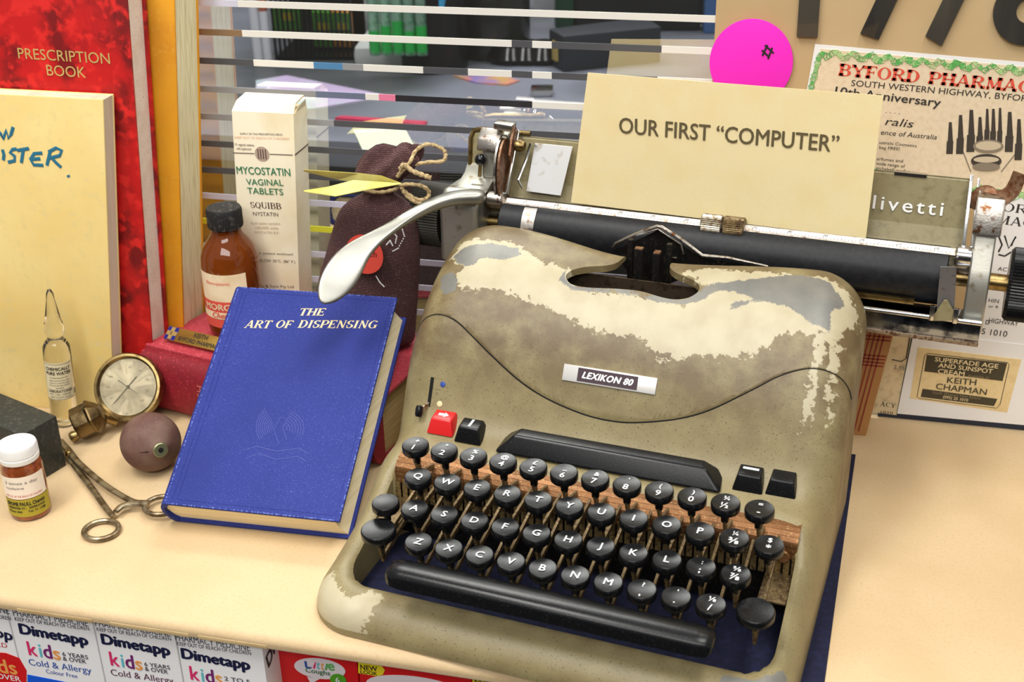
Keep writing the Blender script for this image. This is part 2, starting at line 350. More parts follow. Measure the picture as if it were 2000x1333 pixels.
for (px0, px1, py0, py1, mm, lb) in ((535, 577, 62, 8, M_grn, 'leftmost'), (610, 645, 92, 24, M_grn, 'middle'), (648, 682, 92, 24, M_org, 'orange-footed')):
    A = dp(px0, 100); B = dp(px1, 100); y_ = A.y - .006; P0_ = at(px0, py0, 1, y_); P1_ = at(px1, py1, 1, y_)
    k = thing('green_packet', '%s green and yellow packet clipped to the black mesh basket' % lb, 'packet', (0, 0, 0), 0, None)
    MB().box(P0_.x, P1_.x, y_, y_ + .012, P0_.z, P1_.z).build('wrapper', mm if mm is M_grn else M_org, k, bevel=.003)
    w2 = P1_.x - P0_.x; h2 = P1_.z - P0_.z
    MB().box(P0_.x + w2 * .05, P0_.x + w2 * .98, y_ - .001, y_, P0_.z + h2 * .3, P0_.z + h2 * .98).build('green_panel', M_grn, k, bevel=.0004)
    MB().box(P0_.x + w2 * .4, P0_.x + w2 * .9, y_ - .002, y_ - .001, P0_.z + h2 * .42, P0_.z + h2 * .7).build('yellow_panel', M_yel, k, bevel=.0004); adopt(k)
# white tubs at far left, white post, tray of bottles
for (a, b_, h, lb) in ((497, 515, .24, 'taller left'), (516, 533, .19, 'shorter right')):
    A = dp(a, 122); B = dp(b_, 122); c = (A + B) / 2; r = (B - A).length / 2
    k = thing('white_tub', lb + ' white tub standing left of the black mesh basket', 'tub', (c.x, c.y, DZ))
    MB().lathe([(0, 0), (r, 0), (r, h * .8), (r * .8, h * .86), (r * .8, h), (0, h)], 24).build('tub_body', mat('tub_white', S(216, 218, 226), .4), k)
    MB().lathe([(r * 1.01, h * .35), (r * 1.01, h * .62)], 24).build('tub_label', mat('tub_label', S(170, 96, 66), .5), k)
A = dp(712, 66); k = thing('white_jug', 'plain white jug standing behind the grey tray', 'jug', (A.x, A.y, DZ))
MB().lathe([(0, 0), (.034, 0), (.036, .16), (.020, .20), (.016, .24), (0, .24)], 24).build('jug_body', mat('tub_white', S(216, 218, 226), .4), k); MB().lathe([(.02, .24), (.02, .27), (0, .27)], 20).build('cap', mat('cap_pink', S(206, 60, 70), .4), k)
tr_, w_ = bbox('serving_tray', 'pale grey tray under the bottle pack beyond the glass', 'tray', 690, 825, 132, .026, .16, mat('tray_grey', S(196, 200, 200), .35), .010)
M_pet = mat('clear_green_plastic', S(170, 214, 190), .15, trans=.55, var=[(60, S(90, 170, 120), .5, .62)])
A = dp(706, 112, DZ + .03); B = dp(822, 112, DZ + .03)
for i in range(5):
    c = A.lerp(B, (i + .5) / 5); r = (B - A).length / 10.5
    k = thing('water_bottle', ['leftmost', 'second', 'middle', 'fourth', 'rightmost'][i] + ' clear bottle in the green pack on the grey tray', 'bottle', (c.x, c.y + .03, DZ + .026), 0, 'clear bottles on the grey tray')
    MB().lathe([(0, 0), (r, 0), (r, .09), (r * .94, .10), (r, .11), (r, .16), (r * .4, .21), (r * .4, .22), (0, .22)], 20).build('bottle_body', M_pet, k)
    MB().lathe([(r * 1.02, .004), (r * 1.02, .030 + .006 * (i % 3))], 20).build('green_band', mat('pet_green', S(30, 170, 70), .3), k)
    MB().lathe([(r * 1.02, .09), (r * 1.02, .13)], 20, a0=math.radians(-140), a1=math.radians(-40)).build('bottle_label', FL, k)
    MB().lathe([(r * .45, .218), (r * .45, .24), (0, .24)], 16).build('cap', mat('pet_green', S(30, 170, 70), .3), k)
# pen pot, ochre pouch, coffee jar with red cap, black clutter
A = dp(850, 130); k = thing('pen_pot', 'black pen pot right of the grey tray', 'pot', (A.x, A.y, DZ))
MB().lathe([(.042, .0), (.045, .10), (.042, .10), (.039, .004), (0, .004)], 28).build('pot', M_blk, k)
q = thing('ballpoint_pen', 'light blue pen standing in the black pen pot', 'pen', (A.x + .01, A.y - .03, DZ + .03))
MB().tube([(0, 0, 0), (.024, -.006, .13)], .007, 12).build('barrel', mat('pen_blue', S(60, 170, 220), .3), q); MB().tube([(.024, -.006, .13), (.028, -.007, .152)], [.006, .003], 12).build('tip', FW, q)
bbox('ochre_pouch', 'ochre pouch slumped behind the black pen pot', 'pouch', 818, 895, 84, .20, .05, mat('pouch_ochre', S(206, 158, 72), .6, bump=(30, .6, .004)), .012)
bbox('purple_folder', 'dark purple folder behind the ochre pouch', 'folder', 880, 925, 78, .22, .01, mat('purple_cloth', S(52, 42, 92), .6), .002)
A = dp(962, 104); k = thing('glass_jar', 'dark jar with a shiny red lid beyond the glass', 'jar', (A.x, A.y, DZ))
MB().lathe([(0, 0), (.046, 0), (.050, .01), (.050, .075), (.046, .085), (0, .085)], 32).build('jar_body', mat('jar_dark', S(36, 38, 36), .15), k)
MB().lathe([(.052, .085), (.052, .125), (.046, .135), (0, .135)], 32).build('lid', mat('lid_red', S(160, 10, 24), .12, .4), k)
mb = MB(); 
for i in range(3):
    A = dp((1000, 1030, 1062)[i], 118); k = thing('gadget', ['left', 'middle', 'right'][i] + ' glossy black gadget in front of the black book', 'gadget', (A.x, A.y, DZ))
    MB().lathe([(0, 0), (.030, 0), (.034, .008), (.026, .022), (0, .028)], 24).build('housing', mat('gloss_black', S(18, 18, 20), .12), k)
# black hardback with gilt spine mark
t_ = thing('black_book', 'black hardback with a gold mark on its spine beyond the glass', 'book'); A = dp(1075, 135, DZ + .03); B = dp(1200, 112, DZ + .03)
P4 = [dp(1072, 125), dp(1100, 142), dp(1290, 122), dp(1260, 100)]
MB().hexa([p_ for p_ in P4], [p_ + Vector((0, 0, .045)) for p_ in P4]).build('cover', mat('black_cloth', S(40, 44, 52), .6), t_, bevel=.003)
pm = (P4[0] + P4[1]) / 2 + Vector((0, 0, .022)); dd = (P4[1] - P4[0]).normalized(); nn = Vector((dd.y, -dd.x, 0)); nn = -nn if nn.dot(CAM - pm) < 0 else nn
for i in range(3): MB().bar(pm + nn * .001 + dd * (.006 * (i - 1)) + Vector((0, 0, -.012)), pm + nn * .001 + dd * (.006 * (i - 1)) + Vector((0, 0, .012)), .003, .002).build('gilt_mark', mat('gilt', S(170, 150, 84), .4), t_)
adopt(t_)
# monitor back, blue binder, cardboard behind card
bbox('computer_monitor', 'large black monitor standing right of the black book', 'monitor', 1120, 1370, 62, .34, .04, mat('monitor_black', S(22, 22, 24), .4), .01)
bbox('blue_binder', 'upright blue binder right of the black monitor', 'binder', 1373, 1410, 66, .34, .05, mat('binder_blue', S(66, 104, 158), .5), .004)
bbox('green_box', 'dark green box left of the black monitor', 'box', 1082, 1122, 64, .20, .05, mat('dark_green', S(22, 66, 44), .4), .01)
bbox('grey_device', 'light grey device lying on top of the far shelf', 'device', 1040, 1170, 30, .07, .06, mat('device_grey', S(190, 192, 196), .4), .01)
# papers on the desk
def paper(pts, m_, name, label, z=DZ, th=.002, cat='paper'):
    Q = [dp(*p_, z) for p_ in pts]; n = len(Q); mb = MB()
    mb.add(Q + [q + Vector((0, 0, th)) for q in Q], [tuple(range(n))[::-1], tuple(range(n, 2 * n))] + [(i, (i + 1) % n, n + (i + 1) % n, n + i) for i in range(n)])
    return tag(mb.build(name, m_, None, smooth=False), label, cat)
paper([(500, 160), (560, 150), (760, 190), (620, 214), (500, 222)], mat('lilac_sheet', S(206, 186, 226), .35, var=[(9, S(170, 214, 200), .45, .62), (14, S(214, 206, 236), .5, .7)]), 'lilac_sheet', 'shiny lilac and mint sheet lying on the far desk')
paper([(655, 240), (668, 236), (835, 247), (828, 254)], mat('folder_pink', S(206, 60, 96), .4), 'pink_folder', 'flat pink folder at the near edge of the far desk', th=.006, cat='folder')
paper([(885, 150), (985, 152), (1015, 160), (990, 168), (930, 164)], mat('rainbow_sheet', S(222, 140, 130), .4, var=[(30, S(150, 130, 190), .5, .6), (24, S(196, 160, 100), .5, .62)]), 'colour_leaflet', 'small pink and orange leaflet on the far desk', cat='leaflet')
paper([(690, 258), (790, 252), (815, 300), (720, 322)], mat('sheet_white', S(238, 244, 220), .6), 'loose_page', 'white page propped beyond the glass above the cloth bag', z=.16, cat='page')
bbox('silver_hinge', 'small silver hinge lying beyond the glass left of the yellow card', 'hinge', 1036, 1080, 190, .010, .02, M_chr, .002)
paper([(1030, 200), (1150, 208), (1150, 216), (1060, 212)], FW, 'white_sheet', 'curled white sheet beside the silver hinge', th=.004)

# ------------------------------------------------------------------ kraft panel and its pinned prints (right)
PG = Vector((0, .2445, 0)); NG = Vector((0, -1, 0))
M_pap = mat('white_paper', S(240, 238, 236), .7); M_news = mat('newsprint', S(232, 212, 180), .8, var=[(300, S(222, 200, 166), .45, .7)])
panel = tag(MB().box(.1475, .75, .2447, .2460, .02, .50).build('kraft_panel', mat('kraft_panel', S(198, 171, 128), .7, var=[(12, S(190, 160, 114), .4, .7)], bump=(50, .2, .001)), None), 'brown kraft paper panel fixed to the glass at right', 'panel')
def num(name, label, polys):
    mb = MB()
    for pl_ in polys: mb.prism([(onp(x, y, PG, NG).x, onp(x, y, PG, NG).z) for x, y in pl_], 0, .0030, Matrix(((1, 0, 0, 0), (0, 0, -1, .2446), (0, 1, 0, 0), (0, 0, 0, 1))))
    return tag(mb.build(name, mat('numeral_black', S(52, 50, 48), .2, coat=.6, var=[(20, S(76, 72, 64), .45, .6)], stretch=(1, 1, .1)), None, bevel=.0003), label, 'numeral')
num('numeral_one', 'glossy black numeral one, leftmost of the four on the kraft panel', [[(1556, 70), (1597, 72), (1612, -150), (1571, -150)]])
num('numeral_seven', 'glossy black numeral seven between the numeral one and another seven', [[(1680, 64), (1716, 76), (1808, -120), (1770, -130)], [(1690, -120), (1808, -118), (1812, -150), (1692, -152)]])
num('numeral_seven', 'glossy black numeral seven just left of the eight', [[(1807, 69), (1839, 88), (1935, -110), (1900, -125)], [(1830, -112), (1936, -108), (1940, -140), (1832, -144)]])
def ring_o(cx, cy, ro, ri, n=40):
    c = onp(cx, cy, PG, NG); e1 = onp(cx + ro, cy, PG, NG); k = (e1 - c).x; Mx = Matrix(((1, 0, 0, c.x), (0, 0, -1, .2446), (0, 1, 0, c.z), (0, 0, 0, 1))); r2 = k * ri / ro
    return MB().lathe([(r2, 0), (k, 0), (k, .003), (r2, .003), (r2, 0)], n, Mx, caps=False)
mb = ring_o(2010, 20, 72, 26); mb2 = ring_o(2018, -92, 58, 22); mb.add(mb2.v, mb2.f)
tag(mb.build('numeral_eight', mat('numeral_black', S(52, 50, 48), .2), None), 'glossy black numeral eight cut by the right edge', 'numeral')
# magenta balloon cut-out with a hash mark
c = onp(1467, 121, PG, NG); rx = (onp(1549, 121, PG, NG) - c).x; rz_ = abs((onp(1467, 42, PG, NG) - c).z)
mb = MB().prism([(c.x + rx * math.cos(2 * PI * i / 64), c.z + rz_ * 1.08 * math.sin(2 * PI * i / 64)) for i in range(64)], .001, .0024, Matrix(((1, 0, 0, 0), (0, 0, -1, .2445), (0, 1, 0, 0), (0, 0, 0, 1))))
bal = tag(mb.build('balloon_cutout', mat('magenta_card', S(244, 40, 200), .55), None, bevel=.0002), 'bright magenta oval card marked with a small black hash', 'card')
PB = Vector((0, .2445 - .0026, 0))
strokes([[(1488, 98), (1503, 112)], [(1494, 88), (1511, 104)], [(1489, 109), (1499, 88)], [(1500, 115), (1508, 93)]], PB, NG, 3.6, M_ink, bal, 'hash_mark')
# anniversary advertisement
PA = Vector((0, .2440, 0))
ad = thing('anniversary_poster', 'pharmacy anniversary advertisement with a green garland border on white backing', 'poster')
patch([(1592, 86), (2080, 128), (2075, 420), (1545, 336), (1575, 180)], PA, NG, M_pap, ad, 'backing_sheet', .0003)
patch([(1603, 95), (2080, 137), (2075, 414), (1552, 328), (1586, 180)], PA, NG, M_news, ad, 'newsprint_sheet', .0002, .0003)
L_ = .0008
M_adr = mat('print_red', S(222, 84, 62), .7); M_adk = mat('print_black', S(54, 50, 46), .7); M_adg = mat('print_green', S(98, 176, 92), .7); M_adl = mat('print_lightgreen', S(176, 206, 142), .7)
def pt(s, a, b_, h, m_=M_adk, par=ad, P=PA, **k): return ptext(s, a, b_, h, P, NG, None, m_, par, lift=k.pop('lift', L_), **k)
pt('BYFORD PHARMACY', (1637, 147), (2042, 184), 24, M_adr, serif=True, sb=1.35, slab=.17)
pt('SOUTH WESTERN HIGHWAY, BYFORD', (1662, 167), (2020, 199), 12.5)
pt('10th Anniversary', (1630, 184), (1836, 208), 17, bold=.012)
pt('....', (1728, 219), (1759, 222), 4)
pt('ralis', (1728, 243), (1783, 249), 15, shear=.2); pt('ence of Australia', (1720, 262), (1829, 272), 10, shear=.15)
for s, a, b_ in (('ustralis Cosmetics', (1717, 280), (1790, 287)), ('bag FREE!', (1717, 290), (1757, 293)), ('erfumes and', (1712, 312), (1763, 317)), ('wide range of', (1711, 321), (1767, 327)), ('atchabelli perfumes', (1710, 330), (1788, 339))): pt(s, a, b_, 6)
gar = {M_adg: MB(), M_adl: MB()}
def leaf(px, py, r, m_, lift):
    c = onp(px, py, PA, NG) - Vector((0, lift, 0)); k = r * (c - CAM).length / FPX; a0 = random.random() * 6
    gar[m_].tube([c + Vector((k * math.cos(a0 + 2 * PI * i / 7) * (1 if i % 2 else .7), 0, k * math.sin(a0 + 2 * PI * i / 7) * (1 if i % 2 else .7))) for i in range(7)], .00022, 4, closed=True)
    if random.random() < .35: gar[m_].lathe([(k * .8, 0), (0, .0001)], 8, Matrix.Translation(c) @ Matrix.Rotation(PI / 2, 4, 'X'))
for i in range(110):
    u = i / 109; leaf(1606 + 474 * u, 104 + 41 * u + 5 * math.sin(i * .8), random.uniform(4, 8), random.choice(list(gar)), .0008)
    leaf(1552 + 500 * u, 312 + 82 * u + 5 * math.sin(i * .7), random.uniform(4, 8), random.choice(list(gar)), .0008)
for i in range(24): leaf(1601 - i * .9, 108 + i * 3.4, random.uniform(3, 7), random.choice(list(gar)), .0008)
for m_, g_ in gar.items(): o = g_.build('garland_border', m_, ad, smooth=False); o['kind'] = 'stuff'
def flat(pts, m_, par, P, nm, lift): return patch(pts, P, NG, m_, par, nm, .00005, lift)
M_ph = mat('photo_dark', S(66, 58, 50), .7); M_pm = mat('photo_mid', S(140, 126, 106), .7); M_pl = mat('photo_light', S(206, 188, 158), .7)
for i, (x, y0, y1, w_) in enumerate(((1856, 238, 300, 9), (1876, 224, 300, 10), (1897, 214, 296, 11), (1914, 228, 290, 9), (1928, 212, 280, 7), (1940, 212, 285, 8), (1953, 210, 285, 7), (1972, 218, 296, 11), (1990, 232, 312, 10))):
    flat([(x - w_ * .3, y0), (x + w_ * .3, y0), (x + w_ * .55, y0 + (y1 - y0) * .6), (x - w_ * .55, y0 + (y1 - y0) * .6)], M_ph, ad, PA, 'mascara_picture', L_)
    flat([(x - w_ * .75, y0 + (y1 - y0) * .6), (x + w_ * .65, y0 + (y1 - y0) * .6), (x + w_ * .5, y1), (x - w_ * .9, y1)], M_ph, ad, PA, 'mascara_picture', L_)
for (cx, cy, rx_, ry_, m_) in ((1930, 285, 30, 13, M_pm), (1930, 284, 25, 9, M_pl), (1926, 314, 30, 14, M_ph), (1926, 311, 25, 6, M_pl), (1926, 325, 27, 8, M_pm)):
    flat([(cx + rx_ * math.cos(2 * PI * i / 20), cy + ry_ * math.sin(2 * PI * i / 20)) for i in range(20)], m_, ad, PA, 'compact_picture', L_ + .0002 + .0001 * (rx_ < 30) + (.0001 if ry_ == 8 else 0))
for a, b_ in (((1878, 288), (1896, 335)), ((1986, 296), (1955, 335))): strokes([[a, b_]], PA, NG, 2, M_pm, ad, 'brush_picture', L_)
adopt(ad)
# letterhead page at the right, advertisement page, clipping
PL = Vector((0, .2436, 0))
lt = thing('letterhead_page', 'white letterhead page pinned behind the right platen knob', 'page')
patch([(1926, 372), (2080, 388), (2040, 700), (1885, 682)], PL, NG, M_pap, lt, 'page_sheet', .0003)
q_ = dict(par=lt, P=PL, lift=.0005)
pt('ORD', (1957, 412), (2028, 420), 17, serif=True, **q_); pt('MACY', (1947, 436), (2040, 448), 17, serif=True, **q_)
strokes([[(1948, 455), (1957, 478), (1950, 492)], [(1962, 460), (1970, 485), (1984, 462), (1975, 480)], [(1950, 497), (1962, 500), (1975, 492)]], PL, NG, 3, M_adk, lt, 'sketch_mark', .0005)
pt('AC', (1948, 528), (1966, 530), 8, **q_); pt('HIN', (1930, 590), (1950, 592), 8, **q_); pt('or R', (1930, 600), (1950, 602), 5, **q_)
pt('HIGHWAY', (1930, 630), (1988, 637), 10, **q_); pt('D', (1924, 633), (1932, 634), 9, **q_); pt('5 1010', (1916, 652), (1966, 658), 12, **q_); adopt(lt)
PW = Vector((0, .2432, 0))
wp = thing('cream_advert_page', 'white page with a yellowed face cream advertisement at lower right', 'page')
patch([(1785, 648), (2090, 684), (2060, 836), (1752, 808)], PW, NG, M_pap, wp, 'page_sheet', .0003)
patch([(1793, 678), (1995, 702), (1967, 806), (1777, 778)], PW, NG, mat('yellowed_clipping', S(236, 212, 160), .8, var=[(200, S(226, 200, 146), .45, .7)]), wp, 'clipping_sheet', .0002, .0003)
strokes([[(1812, 690), (1968, 708), (1971, 712), (1953, 790), (1946, 797), (1796, 778), (1791, 775), (1806, 694), (1812, 690)]], PW, NG, 1.2, M_adk, wp, 'border_line', .0006)
M_pan = mat('print_umber', S(74, 66, 48), .7)
flat([(1810, 693), (1967, 709), (1958, 744), (1805, 725)], M_pan, wp, PW, 'dark_band', .0006); flat([(1802, 759), (1948, 779), (1941, 793), (1798, 775)], M_pan, wp, PW, 'dark_band', .0006)
q_ = dict(par=wp, P=PW, lift=.0009); M_cr = mat('print_cream', S(236, 216, 168), .7)
pt('SUPERFADE AGE', (1825, 705), (1949, 719), 9, M_cr, bold=.02, **q_); pt('AND SUNSPOT', (1832, 716.5), (1938, 729), 9, M_cr, bold=.02, **q_); pt('CREAM', (1831, 728), (1883, 734), 9, M_cr, bold=.02, **q_)
pt('Available at', (1890, 735), (1931, 739.5), 5, mat('print_tan', S(150, 132, 98), .7), **q_)
pt('KEITH', (1849, 747), (1906, 752), 12, M_pan, bold=.01, **q_); pt('CHAPMAN', (1827, 759), (1926, 771), 12, M_pan, bold=.01, **q_)
pt('South Western Hwy Byford', (1821, 768), (1914, 780), 6, mat('print_tan', S(150, 132, 98), .7), **q_); pt('(095) 25 1010', (1841, 777), (1890, 784), 6, M_cr, bold=.01, **q_); adopt(wp)
cp = thing('newspaper_clipping', 'narrow yellowed newspaper clipping between tartan carton and white page', 'clipping'); PC = Vector((0, .2438, 0))
patch([(1690, 636), (1782, 648), (1751, 811), (1660, 800)], PC, NG, mat('clipping_tan', S(222, 204, 164), .8, var=[(160, S(196, 176, 136), .5, .7)]), cp, 'clipping_sheet', .0003)
strokes([[(1748, 652), (1770, 650), (1777, 658), (1770, 700), (1760, 706), (1742, 702)]], PC, NG, 2, M_adk, cp, 'border_line', .0006); strokes([[(1783, 650), (1752, 809)]], PC, NG, 2.4, mat('print_darkgreen', S(46, 62, 56), .7), cp, 'border_line', .0006)
q_ = dict(par=cp, P=PC, lift=.0006)
pt('ACY', (1718, 793), (1749, 797), 9, serif=True, **q_); pt('1010', (1720, 807), (1744, 809), 5, **q_); pt('2.95', (1745, 720), (1766, 723), 8, mat('print_grey', S(120, 118, 104), .7), **q_); adopt(cp)
# plaid carton behind the typewriter
tc_ = thing('tartan_carton', 'tan carton with dark red check lines standing behind the typewriter', 'carton')
Yc = .2130; BR = at(1690, 860, 1, Yc); TR = at(1749, 640, 1, Yc); BR.z = .0; up_ = TR - BR
bl_ = BR + Vector((-.085, 0, 0)); MB().hexa([bl_, BR, BR + Vector((0, .022, 0)), bl_ + Vector((0, .022, 0))], [bl_ + up_, BR + up_, BR + up_ + Vector((0, .022, 0)), bl_ + up_ + Vector((0, .022, 0))]).build('carton_body', mat('carton_tan', S(186, 136, 82), .6, var=[(30, S(172, 122, 70), .4, .7)]), tc_, bevel=.0006)
PT = Vector((0, Yc, 0)); M_pla = mat('check_red', S(150, 52, 44), .6); e_ = (BR.x, up_)
for i in range(4):
    o0 = BR + Vector((-.006 - i * .0032, -.0002, 0)); MB().bar(o0 + up_ * .04, o0 + up_, .0009, .0004, (0, -1, 0)).build('check_line', M_pla, tc_)
    for zz in (.97, .74):
        o1 = BR + up_ * (zz - .03 * i) + Vector((0, -.0002, 0)); MB().bar(o1 + Vector((-.001, 0, 0)), o1 + Vector((-.08, 0, 0)), .0009, .0004, (0, -1, 0)).build('check_line', M_pla, tc_)
adopt(tc_)
struct(MB().box(.285, .75, .2446, .2462, .0002, .0195).build('trim_1', mat('navy_trim', S(40, 48, 66), .5), None))

# worn body enamel: olive paint, brown grime, cream primer where rubbed, bare grey metal
def body_mat():
    m = bpy.data.materials.new('worn_olive_paint'); m.use_nodes = True; nt = m.node_tree; b = nt.nodes['Principled BSDF']; L = nt.links.new
    tc = nt.nodes.new('ShaderNodeTexCoord')
    def noise_(scale, det=5, rough=.6):
        n = nt.nodes.new('ShaderNodeTexNoise'); n.inputs['Scale'].default_value = scale; n.inputs['Detail'].default_value = det; n.inputs['Roughness'].default_value = rough
        L(tc.outputs['Object'], n.inputs['Vector']); return n.outputs['Fac']
    def attr(n_):
        a = nt.nodes.new('ShaderNodeAttribute'); a.attribute_name = n_; return a.outputs['Fac']
    def mr(x, a, c, lo=0., hi=1.):
        r = nt.nodes.new('ShaderNodeMapRange'); r.inputs['From Min'].default_value = a; r.inputs['From Max'].default_value = c; r.inputs['To Min'].default_value = lo; r.inputs['To Max'].default_value = hi
        L(x, r.inputs['Value']); return r.outputs[0]
    def ma(op, x, y):
        r = nt.nodes.new('ShaderNodeMath'); r.operation = op
        for i, q in enumerate((x, y)):
            if isinstance(q, (int, float)): r.inputs[i].default_value = q
            else: L(q, r.inputs[i])
        return r.outputs[0]
    def mix(f, a, c):
        r = nt.nodes.new('ShaderNodeMix'); r.data_type = 'RGBA'
        L(f, r.inputs[0])
        for i, q in ((6, a), (7, c)):
            if isinstance(q, tuple): r.inputs[i].default_value = (*q, 1)
            else: L(q, r.inputs[i])
        return r.outputs[2]
    nA, nB, nC = noise_(190, 6, .65), noise_(900, 3), noise_(45, 5)
    base = mix(mr(nC, .4, .68), S(140, 128, 90), S(129, 115, 80))
    base = mix(ma('MULTIPLY', mr(attr('grime'), 0, 1), mr(nC, .3, .6)), base, S(104, 87, 58))
    base = mix(mr(nB, .60, .70), base, S(84, 70, 46))
    edge = ma('MULTIPLY', mr(nA, 0, 1, -1, 1), 9.0)
    fine = ma('MULTIPLY', mr(nB, 0, 1, -1, 1), 1.2)
    c = mr(ma('ADD', ma('ADD', attr('cream'), edge), fine), -.15, .15)
    cr = mix(mr(nC, .35, .7), S(184, 175, 146), S(170, 158, 128))
    base = mix(c, base, cr)
    g = mr(ma('ADD', ma('ADD', attr('bare'), ma('MULTIPLY', edge, .35)), fine), -.3, .3)
    base = mix(g, base, mix(mr(nC, .4, .65), S(124, 122, 114), S(110, 110, 106)))
    L(base, b.inputs['Base Color']); b.inputs['Roughness'].default_value = .46
    L(mr(g, 0, 1, 0, .25), b.inputs['Metallic'])
    bp = nt.nodes.new('ShaderNodeBump'); bp.inputs['Strength'].default_value = .18; bp.inputs['Distance'].default_value = .0004
    L(ma('SUBTRACT', nB, ma('MULTIPLY', c, .6)), bp.inputs['Height']); L(bp.outputs[0], b.inputs['Normal'])
    return m
M_body = body_mat()

# ------------------------------------------------------------------ typewriter body surface
BX0,BX1,BY0,BY1=-.044,.244,-.083,.187
def lerpt(t,T):
    if t<=T[0][0]: return T[0][1]
    for i in range(len(T)-1):
        if t<=T[i+1][0]:
            # catmull
            p1,p2=T[i],T[i+1]; p0=T[i-1] if i else p1; p3=T[i+2] if i+2<len(T) else p2
            h=p2[0]-p1[0]; u=(t-p1[0])/h
            m1=(p2[1]-p0[1])/max(p2[0]-p0[0],1e-9)*h; m2=(p3[1]-p1[1])/max(p3[0]-p1[0],1e-9)*h
            return (2*u**3-3*u*u+1)*p1[1]+(u**3-2*u*u+u)*m1+(-2*u**3+3*u*u)*p2[1]+(u**3-u*u)*m2
    return T[-1][1]
PROF=[(-.09,.0175),(-.06,.0200),(-.03,.0275),(0,.0405),(.03,.057),(.05,.0615),(.062,.070),(.072,.089),(.08,.106),(.09,.122),(.105,.1375),(.125,.152),(.145,.160),(.165,.1635),(.2,.164)]
def sdrr(x,y,x0,x1,y0,y1,r):
    cx,cy=(x0+x1)/2,(y0+y1)/2
    qx=abs(x-cx)-(x1-x0)/2+r; qy=abs(y-cy)-(y1-y0)/2+r
    return math.hypot(max(qx,0),max(qy,0))+min(max(qx,qy),0)-r
def YB(x):
    t=min(1,max(0,(abs(x-.103)-.01)/.1)); t=t*t*(3-2*t)
    return .164+(.031 if x<.103 else .019)*t
def unw(x,y): return y if y<.12 else .12+(y-.12)*(.187-.12)/(YB(x)-.12)
def wrp(x,y): return y if y<.12 else .12+(y-.12)*(YB(x)-.12)/(.187-.12)
def H(x,y):
    z=lerpt(y,PROF)
    k=min(1,max(0,(y-.03)/.08))
    r=.018+.014*k
    d=-sdrr(x,unw(x,y),BX0,BX1,BY0,BY1,.034)
    e=min(.034,z*.9)
    if d<r:
        u=1-max(d,0)/r
        z-=e*(1-math.sqrt(max(0,1-u*u)))
    di=sdrr(x,y,-.0255,.2295,-.057,.03,.018)
    if di<.008 and y<.04:
        u=1-max(di,0)/.008; z-=.006*(1-math.sqrt(max(0,1-u*u)))
    return z

CREAM = [(-.0219, .1108), (-.0169, .1218), (-.030, .133), (-.0289, .1465), (-.0104, .1477), (.0123, .1467), (.0354, .1329), (.0543, .1297), (.065, .1291), (.0572, .1231), (.0655, .1169), (.1026, .1186), (.1331, .1167), (.1453, .1223), (.1455, .1316), (.1269, .1397), (.1485, .1462), (.1804, .1501), (.2121, .1517), (.2321, .1486), (.241, .1386), (.236, .125), (.2319, .1144), (.22, .1108), (.2109, .11), (.1959, .1082), (.1917, .1002), (.1805, .0952), (.1683, .0939), (.1405, .0907), (.128, .0893), (.1185, .0934), (.1095, .096), (.0959, .0967), (.0824, .0967), (.0639, .1009), (.045, .1054), (.026, .1091), (.0073, .1113), (-.0026, .1087), (-.0142, .1103)]
CREAM2 = [(-.046, -.06), (-.046, -.09), (-.005, -.09), (.003, -.078), (.006, -.066), (-.004, -.062), (-.012, -.070), (-.022, -.068), (-.03, -.058), (-.036, -.052)]
CREAM3 = [(.219, .075), (.2235, .075), (.2245, .108), (.2285, .108), (.230, .082), (.234, .08), (.234, .112), (.218, .112)]
GREY1 = [(-.0289, .1334), (-.0239, .1391), (-.0053, .1443), (.0139, .1425), (.0201, .1374), (.0089, .1311), (-.0069, .1294), (-.0104, .1241), (-.0152, .122), (-.0225, .1263)]
GREY2 = [(.1421, .1256), (.1455, .1316), (.152, .1345), (.1575, .136), (.1814, .1451), (.1994, .1516), (.2189, .1489), (.2306, .1373), (.2233, .1246), (.2269, .1151), (.2126, .1161), (.2054, .1211), (.1953, .1244), (.1792, .1257), (.1652, .1176), (.1626, .1215), (.1789, .1272), (.1656, .1291), (.1529, .1282), (.145, .121), (.1333, .116), (.115, .1165), (.1, .1185), (.06, .1165), (.0505, .122), (.053, .131), (.0535, .124), (.06, .1187), (.1, .121), (.133, .1185)]
SILV = [(-.0326, .12), (-.0256, .1199), (-.0174, .1136), (-.0167, .1072), (-.0214, .1048), (-.0275, .1077)]
GREY4 = [(.205, -.09), (.238, -.09), (.246, -.06), (.236, -.05), (.222, -.064), (.206, -.064)]
def sd(poly, x, y):                            # signed distance to an outline, mm, positive inside
    d = 1e9; ins = False; n = len(poly)
    for i in range(n):
        ax, ay = poly[i]; bx, by = poly[(i + 1) % n]; ex, ey = bx - ax, by - ay; wx, wy = x - ax, y - ay
        t = max(0, min(1, (wx * ex + wy * ey) / (ex * ex + ey * ey + 1e-12))); dx, dy = wx - ex * t, wy - ey * t; d = min(d, dx * dx + dy * dy)
        if (ay > y) != (by > y) and x < (bx - ax) * (y - ay) / (by - ay) + ax: ins = not ins
    return (1 if ins else -1) * math.sqrt(d) * 1000
